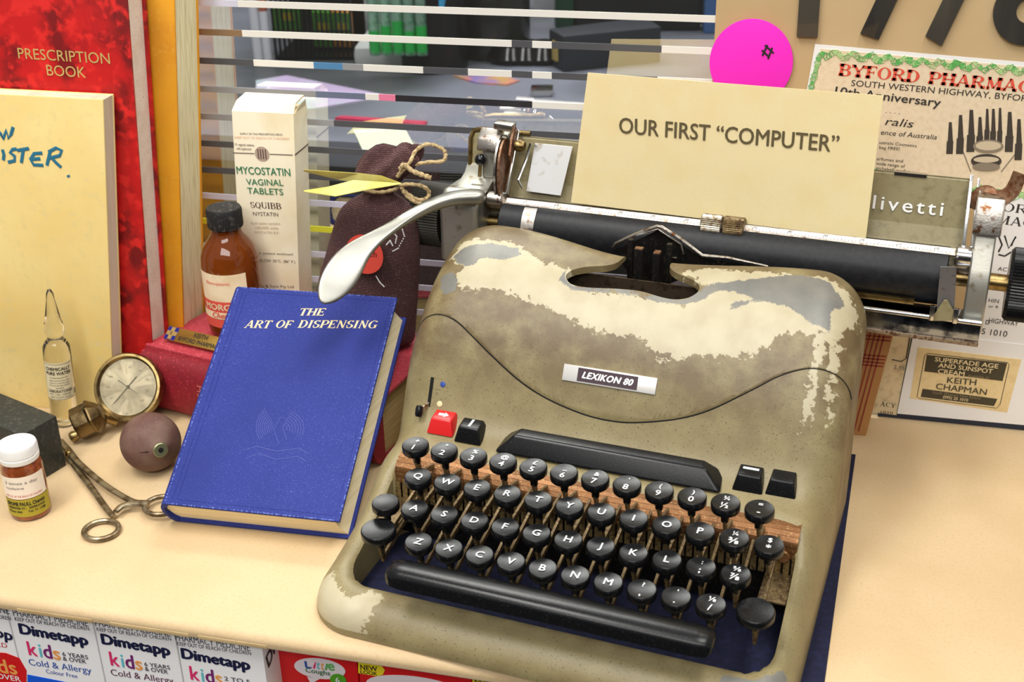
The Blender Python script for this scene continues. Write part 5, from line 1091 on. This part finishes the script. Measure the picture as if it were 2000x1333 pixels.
# ------------------------------------------------------------------ hessian bag with twine and folded tag
bg = thing('cloth_bag', 'dark plum hessian bag tied with twine behind the return lever', 'bag')
def hess():
    m = mat('plum_hessian', S(92, 62, 62), .9, var=[(40, S(78, 50, 52), .4, .7), (1100, S(134, 100, 96), .56, .68)])
    nt = m.node_tree; b = nt.nodes['Principled BSDF']; tc = nt.nodes.new('ShaderNodeTexCoord'); bp = nt.nodes.new('ShaderNodeBump'); bp.inputs['Strength'].default_value = .8; bp.inputs['Distance'].default_value = .0006; a = None
    for ax in ('X', 'Z'):
        wv = nt.nodes.new('ShaderNodeTexWave'); wv.bands_direction = ax; wv.inputs['Scale'].default_value = 260; wv.inputs['Distortion'].default_value = 1.5; nt.links.new(tc.outputs['Object'], wv.inputs['Vector'])
        if a is None: a = wv
        else:
            mm = nt.nodes.new('ShaderNodeMath'); mm.operation = 'ADD'; nt.links.new(a.outputs['Fac'], mm.inputs[0]); nt.links.new(wv.outputs['Fac'], mm.inputs[1]); nt.links.new(mm.outputs[0], bp.inputs['Height'])
    nt.links.new(bp.outputs[0], b.inputs['Normal']); return m
M_hes = hess(); YBg = .188
def bp_(px, py, y=YBg): return at(px, py, 1, y)
rows = [(612, 690, 812), (605, 672, 809), (610, 620, 812), (620, 560, 816), (632, 515, 819), (645, 470, 819), (657, 425, 814), (668, 400, 800), (688, 388, 782), (706, 381, 768), (716, 373, 762), (712, 362, 772), (699, 350, 784), (694, 336, 796), (700, 320, 814), (716, 300, 830), (740, 286, 815)]
dep = [.014, .020, .022, .022, .021, .020, .018, .015, .012, .009, .008, .010, .013, .014, .013, .010, .004]
V = []; n = 48
for (xl, yy, xr), dp__ in zip(rows, dep):
    A = bp_(xl, yy); B = bp_(xr, yy); c = (A + B) / 2; hw = (B - A).length / 2; top = yy < 372; z_ = max(c.z, HT + .0004)
    for i in range(n):
        a = 2 * PI * i / n; rr = 1 + ((.10 * math.sin(7 * a + yy * .02) + .05 * math.sin(11 * a + 1)) if yy < 395 else 0) * (1 if top else .6)
        cx = math.copysign(abs(math.cos(a)) ** .8, math.cos(a)); V.append(Vector((c.x + hw * cx * rr, c.y + dp__ * math.sin(a) * rr, z_ + (.004 * math.sin(5 * a + 1) if yy < 320 else 0) + (B.z - A.z) / 2 * cx)))
F = [tuple(range(n))[::-1], tuple(range((len(rows) - 1) * n, len(rows) * n))]
for j in range(len(rows) - 1):
    for i in range(n): F.append((j * n + i, j * n + (i + 1) % n, (j + 1) * n + (i + 1) % n, (j + 1) * n + i))
mb = MB().add(V, F); o = mb.build('bag_body', M_hes, bg, ang=80); sb_ = o.modifiers.new('s', 'SUBSURF'); sb_.levels = 1; sb_.render_levels = 1
M_tw = mat('jute_twine', S(196, 172, 128), .9, var=[(500, S(140, 116, 78), .45, .65)], bump=(900, .6))
def twine(pts, y0, r=.0014, nm='twine'):
    Q = smooth_line([tuple(at(px, py, 1, y0 + dy)) for px, py, dy in pts], 6); MB().tube(Q, [r * (1 + .18 * math.sin(i * 1.9)) for i in range(len(Q))], 8).build(nm, M_tw, bg)
twine([(712, 372, -.012), (740, 376, -.016), (765, 372, -.012), (775, 366, 0), (740, 362, .010), (712, 368, 0)], YBg)
twine([(776, 345, -.010), (800, 318, -.012), (812, 295, -.004), (835, 282, 0), (862, 290, .004), (870, 302, .004), (864, 315, 0), (830, 318, -.004), (790, 326, -.008), (778, 340, -.010)], YBg)
twine([(782, 330, -.012), (790, 322, -.014), (805, 334, -.014), (825, 342, -.014), (842, 348, -.014)], YBg, .0017)
twine([(782, 362, -.010), (800, 360, -.012), (825, 364, -.008), (838, 376, -.006), (832, 388, -.008), (815, 390, -.010), (795, 378, -.010), (784, 368, -.010)], YBg)
twine([(784, 366, -.012), (792, 380, -.012), (806, 392, -.012), (822, 398, -.010)], YBg)
# round sticker with faint writing
Ps = bp_(712, 497, YBg - .0235); nS = Vector((-.12, -1, .05)).normalized(); xs_ = Vector((0, 0, 1)).cross(nS).normalized() * -1; Mf = frame(Ps, nS, Vector((1, 0, 0)))
st_ = MB().lathe([(.0148, 0), (.0148, .0004), (0, .0005)], 40, Mf).build('red_sticker', mat('sticker_red', S(232, 82, 66), .5), bg)
lay(text_mesh('ruth', 0, .2), Mf @ Vector((-.002, -.001, .0006)), Mf.to_3x3().col[0], Mf.to_3x3().col[1], .0120, .0045, 'lettering', mat('sticker_ink', S(120, 44, 44), .6), bg, .0002)
random.seed(3); mb = MB()
for (pts) in (((748, 452), (765, 450), (775, 462), (772, 478)), ((785, 445), (790, 462), (778, 485), (765, 492)), ((735, 540), (742, 552), (752, 562)), ((755, 478), (762, 470), (768, 482))):
    for i in range(len(pts) - 1):
        for j in range(5):
            u = j / 5; px = pts[i][0] * (1 - u) + pts[i + 1][0] * u; py = pts[i][1] * (1 - u) + pts[i + 1][1] * u; c = bp_(px, py, YBg - .0225); mb.lathe([(.0005, -.0001), (.0006, .0002), (0, .0004)], 6, Matrix.Translation(c) @ Matrix.Rotation(PI / 2, 4, 'X'))
o = mb.build('white_print', M_wht, bg, smooth=False); o['kind'] = 'stuff'
# folded tag hanging from the twine
M_tag = mat('yellow_tag', S(222, 214, 128), .6, var=[(30, S(206, 192, 92), .45, .65)])
t0 = [at(593, 331, 1, .187), at(700, 338, 1, .172), at(745, 343, 1, .160), at(783, 357, 1, .152)]; t1 = [at(593, 334, 1, .200), at(660, 350, 1, .186), at(705, 357, 1, .172), at(783, 359, 1, .152)]
u0 = [at(593, 372, 1, .178), at(640, 365, 1, .172), at(690, 352, 1, .164), at(783, 358, 1, .152)]; u1 = [at(594, 374, 1, .156), at(655, 383, 1, .146), at(712, 371, 1, .147), at(782, 359, 1, .151)]
def ribbon(A, B, nm):
    n = len(A); V = A + B + [v - Vector((0, 0, .0005)) for v in A + B]; F = []
    for i in range(n - 1): F += [(i, i + 1, n + i + 1, n + i), (2 * n + i, 3 * n + i, 3 * n + i + 1, 2 * n + i + 1), (i, 2 * n + i, 2 * n + i + 1, i + 1), (n + i, n + i + 1, 3 * n + i + 1, 3 * n + i)]
    F += [(0, n, 3 * n, 2 * n), (n - 1, 3 * n - 1, 4 * n - 1, 2 * n - 1) if False else (n - 1, 3 * n - 1, 4 * n - 1, 2 * n - 1)]
    return MB().add(V, F).build(nm, M_tag, tg)
tg = thing('folded_tag', 'folded yellow-green paper tag on the neck of the cloth bag', 'tag'); ribbon(t0, t1, 'upper_leaf'); ribbon(u0, u1, 'lower_leaf'); adopt(tg)
adopt(bg)

# ------------------------------------------------------------------ blood pressure gauge, valve, rubber bulb
ga = thing('pressure_gauge', 'round brass blood pressure gauge leaning on the red book', 'gauge')
gc = at(250, 764, 1, .118); nG = (CAM - gc).normalized(); nG = (nG + Vector((-.34, .0, .02))).normalized(); Mg = frame(gc, nG, Vector((.96, 0, .28)))
R_ = .0252
MB().lathe([(0, -.0165), (R_ * .80, -.0160), (R_ * .96, -.0125), (R_ * 1.03, -.006), (R_ * 1.03, -.001), (R_ * .99, .0008), (R_ * .92, .0010), (R_ * .86, -.0005), (R_ * .86, -.002), (0, -.002)], 72, Mg).build('brass_case', M_brs, ga, ang=40)
MB().lathe([(R_ * .86, -.0018), (0, -.0018)], 48, Mg).build('dial_face', mat('dial_silver', S(206, 192, 156), .4, .3, var=[(70, S(180, 168, 138), .45, .7)]), ga)
mb = MB()
for i in range(61):
    a = math.radians(-120 + i * 5) - PI / 2 - PI; r0, r1 = (R_ * .70, R_ * .80) if i % 5 == 0 else (R_ * .75, R_ * .80)
    mb.bar(Mg @ Vector((r0 * math.cos(a), r0 * math.sin(a), -.0016)), Mg @ Vector((r1 * math.cos(a), r1 * math.sin(a), -.0016)), .00018, .0001, nG)
o = mb.build('dial_ticks', mat('tick_grey', S(130, 124, 104), .6), ga, smooth=False); o['kind'] = 'stuff'
Rg = Mg.to_3x3()
for i in range(9):
    a = math.radians(205 - i * 32); lay(text_mesh(str(20 + 35 * i)[:3]), Mg @ Vector((R_ * .60 * math.cos(a) - .0014, R_ * .60 * math.sin(a) - .0008, -.0016)), Rg.col[0], Rg.col[1], .0028, .0016, 'dial_number', mat('tick_grey', S(130, 124, 104), .6), ga, .0001)
for a_, l0, l1, w_ in ((222, -.010, .0165, .0005), (318, -.009, .010, .0004)):
    a = math.radians(a_); MB().bar(Mg @ Vector((l0 * math.cos(a), l0 * math.sin(a), -.0011)), Mg @ Vector((l1 * math.cos(a), l1 * math.sin(a), -.0011)), w_ * 1.6, .0002, nG, w_ * .5).build('needle', mat('needle_dark', S(90, 84, 64), .4, .6), ga)
MB().lathe([(.0014, -.0015), (.0012, -.0005), (0, -.0004)], 16, Mg).build('needle_hub', mat('needle_dark', S(90, 84, 64), .4, .6), ga)
MB().lathe([(R_ * .87, -.0006), (R_ * .5, .0004), (0, .0007)], 48, Mg).build('dial_glass', mat('dial_glass', (1, 1, 1), .02, trans=1.0, ior=1.1), ga)
# stem running down to the valve
vc = at(196, 838, 1, .098); vc.z = max(vc.z, .0155)
s0 = Mg @ Vector((-R_ * .55, -R_ * .92, -.006))
MB().tube([s0, s0.lerp(vc, .5) + Vector((0, 0, -.001)), vc], [.0042, .0034, .0034], 16).build('gauge_stem', M_brs, ga)
MB().tube([Mg @ Vector((R_ * .05, -R_ * 1.0, -.008)), Mg @ Vector((R_ * .05, -R_ * 1.32, -.008))], [.0036, .0030], 14).build('hose_nipple', M_chr, ga)
ga_parts = ga
ax = (Vector((-.72, -.42, -.30))).normalized(); vM = frame(vc, ax, Vector((0, 0, 1)))
MB().lathe([(0, -.004), (.0070, -.004), (.0095, -.002), (.0125, .0015), (.0140, .003), (.0140, .0045), (.0128, .0055), (.0128, .0165), (.0120, .0175), (0, .0178)], 8, vM @ Matrix.Rotation(.3, 4, 'Z')).build('valve_body', mat('dark_brass', S(128, 108, 74), .36, 1.0, var=[(160, S(84, 68, 44), .46, .68)], bump=(500, .2)), ga, bevel=.0008, ang=30)
MB().lathe([(.0036, .0176), (.0036, .021), (.0042, .0225), (.0036, .0250), (0, .0252)], 18, vM @ Matrix.Translation((-.006, -.003, 0))).build('valve_tip', M_brs, ga, ang=40)
zmin = min((c_.matrix_basis @ v.co).z for c_ in ga.children for v in c_.data.vertices)
for c_ in ga.children: c_.location.z += -zmin + .0002 if zmin < 0 else 0
adopt(ga)
bu = thing('rubber_bulb', 'brown rubber squeeze bulb with a brass valve hole', 'bulb'); bc = at(295, 868, 2, .0195)
ax = ((CAM - bc).normalized() + Vector((.32, .0, -.28))).normalized(); bM = frame(bc, ax, Vector((1, 0, 0)))
rb_ = .0212; pr = [(0, -rb_ * 1.02)] + [(rb_ * math.sin(PI * i / 22), -rb_ * 1.02 * math.cos(PI * i / 22)) for i in range(1, 19)] + [(rb_ * .40, rb_ * .93), (rb_ * .30, rb_ * 1.02), (rb_ * .25, rb_ * 1.06), (0, rb_ * 1.02)]
MB().lathe(pr, 56, bM).build('bulb_body', mat('brown_rubber', S(96, 66, 58), .72, var=[(60, S(112, 86, 74), .45, .65), (600, S(120, 96, 84), .6, .75)], bump=(800, .2)), bu, ang=60)
MB().lathe([(rb_ * .25, rb_ * .98), (rb_ * .25, rb_ * 1.09), (rb_ * .22, rb_ * 1.12), (rb_ * .09, rb_ * 1.12), (rb_ * .08, rb_ * 1.02), (0, rb_ * 1.01)], 28, bM).build('valve_ring', mat('green_brass', S(142, 144, 108), .4, .7), bu)
MB().lathe([(rb_ * .08, rb_ * 1.121), (0, rb_ * 1.122)], 14, bM).build('valve_hole', mat('void_black', S(10, 10, 10), .9), bu)
MB().tube([bM @ Vector((-rb_ * .34, -.001, rb_ * .945)), bM @ Vector((-rb_ * .50, -.0015, rb_ * .87)), bM @ Vector((-rb_ * .62, -.002, rb_ * .79))], [.0007, .0005, .0002], 6).build('perished_crack', mat('crack_dark', S(54, 30, 28), .9), bu)
zmin = min((c_.matrix_basis @ v.co).z for c_ in bu.children for v in c_.data.vertices)
for c_ in bu.children: c_.location.z -= zmin - .0001
adopt(bu)

# ------------------------------------------------------------------ water ampoule
M_cg = mat('clear_glass', (1, 1, 1), .02, trans=1.0, ior=1.45)
am = thing('glass_ampoule', 'clear sealed glass ampoule with printed label standing by the register', 'ampoule', (-.3200, .1120, 0)); ra = .0100
MB().lathe([(0, .0006), (ra * .8, .0002), (ra * .98, .002), (ra, .005), (ra, .060), (ra * .96, .066), (ra * .75, .070), (ra * .56, .0725), (ra * .56, .0745), (ra * .74, .078), (ra * .74, .081), (ra * .55, .090), (ra * .30, .104), (ra * .26, .109), (ra * .12, .112), (0, .1125)], 40).build('ampoule_body', M_cg, am, ang=60)
MB().lathe([(0, .0016), (ra * .88, .0018), (ra * .90, .004), (ra * .90, .0260), (0, .0260)], 32).build('water_fill', mat('water_clear', (.98, .99, 1), .0, trans=1.0, ior=1.33), am)
ph = camphi(-.3185, .112); M_la = mat('label_ivory', S(232, 218, 178), .7)
MB().lathe([(ra + .0002, .0245), (ra + .0002, .0560)], 24, a0=ph - 1.3, a1=ph + 1.0).build('paper_label', M_la, am)
M_lk = mat('label_ink', S(70, 64, 52), .7)
for s, z, w_, h_, bo in (('CHEMICALLY', .0500, .0190, .0026, .03), ('PURE WATER', .0462, .0190, .0026, .03), ('for pharmaceutical use', .0432, .013, .0013, 0), ('sterile and free from salts', .0408, .015, .0012, 0), ('store in a cool dry place', .0388, .015, .0012, 0), ('use once only after opening', .0368, .015, .0012, 0), ('WHITE', .0344, .006, .0012, 0), ('LABORATORIES', .0312, .0180, .0024, .01), ('PTY. LTD.  SYDNEY', .0286, .016, .0015, 0), ('NEW SOUTH WALES', .0264, .016, .0013, 0)):
    bend(text_mesh(s, bo), (0, 0), ra + .0002, ph - .12, z, w_, h_, M_lk, am, lift=.0002)
for z in (.0250, .0548): MB().lathe([(ra + .0004, z), (ra + .0004, z + .0003)], 24, a0=ph - 1.25, a1=ph + .95).build('label_rule', M_lk, am)

am.rotation_euler = (0, math.radians(4.5), 0); am.location.z = .0009
# ------------------------------------------------------------------ black instrument case
bc_ = tag(MB().hexa(*[[Vector((p_.x, p_.y, z)) for p_ in (Vector((-.2945, .0265, 0)), Vector((-.2855, .0560, 0)), Vector((-.427, .1085, 0)), Vector((-.439, .078, 0)))] for z in (0, .0415)]).build('instrument_case', mat('black_leatherette', S(44, 46, 42), .55, var=[(300, S(74, 74, 66), .52, .72)], bump=(700, .3)), None, bevel=.0012, seg=2), 'scuffed black instrument case at the left edge', 'case')

# ------------------------------------------------------------------ small tablet jar
jx, jy, jr = -.2775, -.0020, .0136
jr_ = thing('tablet_jar', 'small amber glass jar with white screw cap and chemist label', 'jar', (jx, jy, 0))
MB().lathe([(0, .0005), (jr * .8, 0), (jr * .97, .0012), (jr, .003), (jr, .0370), (jr * .95, .0400), (jr * .86, .0425), (jr * .84, .0450), (0, .0450)], 44).build('jar_body', mat('amber_jar_glass', S(140, 70, 34), .08, coat=.6, trans=.3, var=[(200, S(176, 96, 56), .45, .65)]), jr_, ang=60)
n_ = 100; mb = MB(); mb.lathe([(jr * .80, .0430), (jr * .93, .0430), (jr * .95, .0440), (jr * .95, .0465), (jr * .90, .0470), (jr * .95, .0475), (jr * .95, .0530), (jr * .90, .0545), (0, .0547)], n_)
for j in (5, 6):
    for i in range(n_):
        if i % 2: v = mb.v[j * n_ + i]; mb.v[j * n_ + i] = (v[0] * .975, v[1] * .975, v[2])
mb.build('screw_cap', mat('cap_white', S(236, 236, 234), .4), jr_, ang=28)
ph = camphi(jx, jy)
MB().lathe([(jr + .0002, .0185), (jr + .0002, .0355)], 30, a0=ph - 1.5, a1=ph + 1.05).build('paper_label', mat('label_white', S(240, 228, 212), .7), jr_)
MB().lathe([(jr + .0002, .0045), (jr + .0002, .0180)], 30, a0=ph - 1.5, a1=ph + 1.15).build('olive_label', mat('label_olive', S(168, 154, 44), .6), jr_)
M_ty = mat('type_ink', S(116, 110, 110), .7); M_jr = mat('label_redink', S(196, 84, 84), .7)
for s, z, w_, h_, m_, bo, sh in (('3 times a day', .0300, .0225, .0022, M_ty, 0, 0), ('codeine', .0262, .0125, .0020, M_ty, 0, -.35), ('KEEP OUT OF THE REACH OF CHILDREN', .0200, .0260, .0016, M_jr, 0, 0), ('JEROME PAULL Chemist', .0135, .0275, .0028, M_ink, .03, 0), ('DEMPSTER ST.,   ESPERANCE', .0108, .0260, .0015, M_ink, .02, 0), ('Phone 466      Tel. 71 1388', .0080, .0260, .0015, M_ink, .02, 0)):
    bend(text_mesh(s, bo), (0, 0), jr + .0002, ph - .22 + sh, z, w_, h_, m_, jr_, lift=.0002)

# ------------------------------------------------------------------ artery forceps
fo = thing('artery_forceps', 'tarnished steel artery forceps lying open on the kraft paper', 'forceps'); ZF = .0035
M_fo = mat('tarnished_steel', S(158, 146, 122), .38, .9, var=[(120, S(104, 88, 66), .45, .65)], bump=(400, .15))
def fp_(pts, z=ZF): return [at(px, py, 2, z) for px, py in pts]
def shank(pts, r, z, nm): Q = smooth_line([tuple(p_) for p_ in fp_(pts, z)], 5); m_ = len(Q); MB().tube(Q, [r[0] + (r[1] - r[0]) * i / (m_ - 1) for i in range(m_)], 10, flat=.65, up=(0, 0, 1)).build(nm, M_fo, fo)
shank([(118, 862), (130, 885), (148, 912), (180, 955), (205, 990), (222, 1010)], (.0026, .0021), .0032, 'shank'); shank([(118, 862), (134, 880), (155, 906), (205, 948), (250, 976), (272, 983)], (.0026, .0023), .0062, 'shank')
shank([(226, 1000), (238, 990), (262, 984), (290, 985)], (.0022, .0034), .0058, 'ratchet')
def fring(cx, cy, rx_, z): 
    c = at(cx, cy, 2, z); e = at(cx + rx_, cy, 2, z); r = (e - c).length
    MB().tube([c + Vector((r * math.cos(a_), r * .94 * math.sin(a_), 0)) for a_ in [2 * PI * i / 40 for i in range(40)]], .0019, 10, closed=True, flat=1.0, up=(0, 0, 1)).build('finger_ring', M_fo, fo)
fring(198, 1036, 33, .0022); fring(316, 988, 33, .0050)
c = at(133, 882, 2, .0085); MB().lathe([(.0024, -.003), (.0024, 0), (.0018, .0006), (0, .0006)], 16, Matrix.Translation(c)).build('pivot_screw', M_brs, fo)
adopt(fo)

# ------------------------------------------------------------------ cartons on the shelf below
M_cw = mat('carton_white', S(236, 234, 234), .4); M_navy = mat('print_navy', S(26, 30, 66), .5); M_gr = mat('print_slate', S(70, 72, 84), .5)
KC = [mat('print_pink', S(226, 50, 110), .5), mat('print_teal', S(104, 196, 208), .5), mat('print_plum', S(120, 40, 110), .5), mat('print_amber', S(240, 164, 84), .5)]
Yd = -.0840; PD = Vector((0, Yd, 0)); ND = Vector((0, -1, 0))
def dtext(s, a, b_, h, m_, par, **k): return ptext(s, a, b_, h, PD, ND, None, m_, par, lift=.0003, **k)
def med(nm, label, xl, xr, D0, D1, kd, age, sub, subc, extra, ktxt=True, top=-.0172, body=M_cw, group='white cold medicine cartons under the bench'):
    t_ = thing(nm, label, 'carton', (0, 0, 0), 0, None); x0, x1 = at(xl, 1260, 1, Yd).x, at(xr, 1260, 1, Yd).x
    MB().box(x0 + .0003, x1 - .0003, Yd, Yd + .030, -.1995, -.0125).build('carton_body', body, t_, bevel=.0006)
    return t_
def dim(t_, dx, dy, full, age1, age2, sub, subm, sub2=None):
    """lettering of one carton; dx, dy move the first carton's pixel layout"""
    f = lambda x, y: (x + dx, y + dy)
    dtext('PHARMACY MEDICINE', f(27, 1203), f(173, 1224), 13, M_gr, t_); dtext('KEEP OUT OF REACH OF CHILDREN', f(30, 1212.5), f(175, 1232), 7.5, M_gr, t_)
    dtext('Dimetapp', f(39, 1237), f(174, 1261), 20, M_navy, t_, bold=.05)
    for i, (ch, a, b_) in enumerate((('k', 57, 75), ('i', 79, 84), ('d', 87, 104), ('s', 106, 120))):
        y0 = 1279 + (a - 57) * .17; me = dtext(ch, f(a, y0), f(b_, y0 + (b_ - a) * .17), 26 if ch in 'kd' else (24 if ch == 'i' else 17), KC[i], t_, bold=.02)
    dtext(age1, f(123, 1281), f(173, 1288), 8, M_gr, t_, bold=.005)
    if age2: dtext(age2, f(124, 1290), f(169, 1296.5), 8, M_gr, t_, bold=.005)
    if sub: dtext(sub, f(58, 1299), f(180, 1316), 12.5, subm, t_)
    if sub2: dtext(sub2, f(91, 1315), f(152, 1325), 8, subm, t_)
M_sb = mat('print_blue', S(48, 84, 168), .5); M_sm = mat('print_maroon', S(92, 44, 70), .5)
c1 = med('medicine_carton', 'white medicine carton with blue subtitle and blue foot under the bench', 30, 190, 0, 0, 0, '', '', None, None); dim(c1, 0, 0, 1, '6 YEARS', '& OVER', 'Cold & Allergy', M_sb, 'Colour Free')
patch([(54, 1318), (192, 1345), (192, 1500), (54, 1500)], PD, ND, mat('foot_blue', S(20, 92, 220), .4), c1, 'blue_foot', .0002, .0001); adopt(c1)
c2 = med('medicine_carton', 'white medicine carton with maroon subtitle between two other white cartons', 191, 345, 0, 0, 0, '', '', None, None); dim(c2, 160, 20, 1, '6 YEARS', '& OVER', 'Cold & Allergy', M_sm); adopt(c2)
c3 = med('medicine_carton', 'rightmost white medicine carton beside the red cartons', 346, 512, 0, 0, 0, '', '', None, None); dim(c3, 316, 48, 1, '2 TO 5', None, None, M_sm)
x1 = at(512, 1260, 1, Yd).x - .0003; me = text_mesh('Dimetapp', .03); lay(me, Vector((x1, Yd + .004, -.034)), Vector((0, .93, .30)).normalized(), Vector((0, -.2, 1)).normalized(), .05, .010, 'lettering', M_ink, c3, .0003); adopt(c3)
c0 = med('medicine_carton', 'leftmost medicine carton, white above and red below, cut by frame', -140, 29, 0, 0, 0, '', '', None, None)
dtext('PHARMACY MEDICINE', (-128, 1180), (19, 1200), 13, M_gr, c0); dtext('KEEP OUT OF REACH OF CHILDREN', (-124, 1191), (22, 1212), 7.5, M_gr, c0); dtext('Dimetapp', (-112, 1215), (26, 1252), 20, M_navy, c0, bold=.03); dtext('COLD', (-30, 1258), (15, 1266), 9, mat('print_crimson', S(196, 40, 44), .5), c0)
M_cr_ = mat('carton_red', S(214, 26, 30), .4)
patch([(-140, 1262), (-60, 1270), (12, 1276), (38, 1286), (52, 1310), (52, 1500), (-140, 1500)], PD, ND, M_cr_, c0, 'red_foot', .0002, .0001)
dtext('ids', (-10, 1312), (36, 1318), 26, KC[3], c0, bold=.02); dtext('& OVER', (-22, 1322), (42, 1332), 10, M_wht, c0, bold=.01); adopt(c0)
# red cough cartons
Yd = -.0640; PD = Vector((0, Yd, 0)); M_spk = mat('bubble_white', S(238, 228, 232), .4); M_nl = mat('tab_yellow', S(246, 222, 40), .4)
def ell(cx, cy, rx_, ry_, m_, par, nm, lift=.0003, sk=.12): return patch([(cx + rx_ * math.cos(2 * PI * i / 28), cy + ry_ * math.sin(2 * PI * i / 28) + sk * rx_ * math.cos(2 * PI * i / 28)) for i in range(28)], PD, ND, m_, par, nm, .0001, lift)
def red(label, xl, xr):
    t_ = thing('cough_carton', label, 'carton'); x0, x1 = at(xl, 1310, 1, Yd).x, at(xr, 1310, 1, Yd).x
    MB().box(x0 + .0003, x1 - .0003, Yd, Yd + .040, -.1995, -.0125).build('carton_body', M_cr_, t_, bevel=.0006); return t_
r1 = red('leftmost red cough carton with a white speech bubble', 541, 699); ell(625, 1306, 50, 20, M_spk, r1, 'speech_bubble'); patch([(600, 1322), (625, 1326), (608, 1336)], PD, ND, M_spk, r1, 'bubble_tail', .0001, .0003)
for i, ch in enumerate('Little'):
    a = (597, 612, 619, 627, 635, 642)[i]; b_ = (610, 616, 625, 633, 639, 655)[i]; dtext(ch, (a, 1303 + i), (b_, 1304.5 + i), 13, [M_sb, KC[0], KC[1], KC[3], M_adg, M_adg][i], r1, bold=.03).location.y -= .0004
dtext('Coughs', (598, 1312), (646, 1319), 9, mat('print_forest', S(50, 110, 60), .5), r1, bold=.01).location.y -= .0004
ell(661, 1328, 16, 12, mat('badge_green', S(90, 168, 40), .4), r1, 'age_badge', .0005); dtext('6', (657, 1331), (665, 1332), 10, M_wht, r1, bold=.02).location.y -= .0008; patch([(516, 1330), (699, 1352), (699, 1500), (516, 1500)], PD, ND, M_nl, r1, 'yellow_foot', .0002, .0001); adopt(r1)
def newlook(t_, x, y):
    f = lambda a, b_: (x + a, y + b_)
    patch([f(0, 0), f(34, 4), f(46, 8), f(52, 16), f(48, 25), f(38, 28), f(0, 22)], PD, ND, M_nl, t_, 'yellow_tab', .0001, .0003)
    dtext('NEW', f(5, 14), f(38, 18), 10, M_ink, t_, bold=.01).location.y -= .0004; dtext('LOOK', f(5, 21.5), f(38, 26), 7, M_ink, t_, bold=.01).location.y -= .0004
r2 = red('middle red cough carton with a yellow tab and wide white oval', 700, 921); newlook(r2, 700, 1293); ell(810, 1345, 95, 24, M_spk, r2, 'white_oval'); adopt(r2)
r3 = red('rightmost red cough carton with a yellow tab, partly under the typewriter corner', 923, 1150); newlook(r3, 923, 1321); adopt(r3)
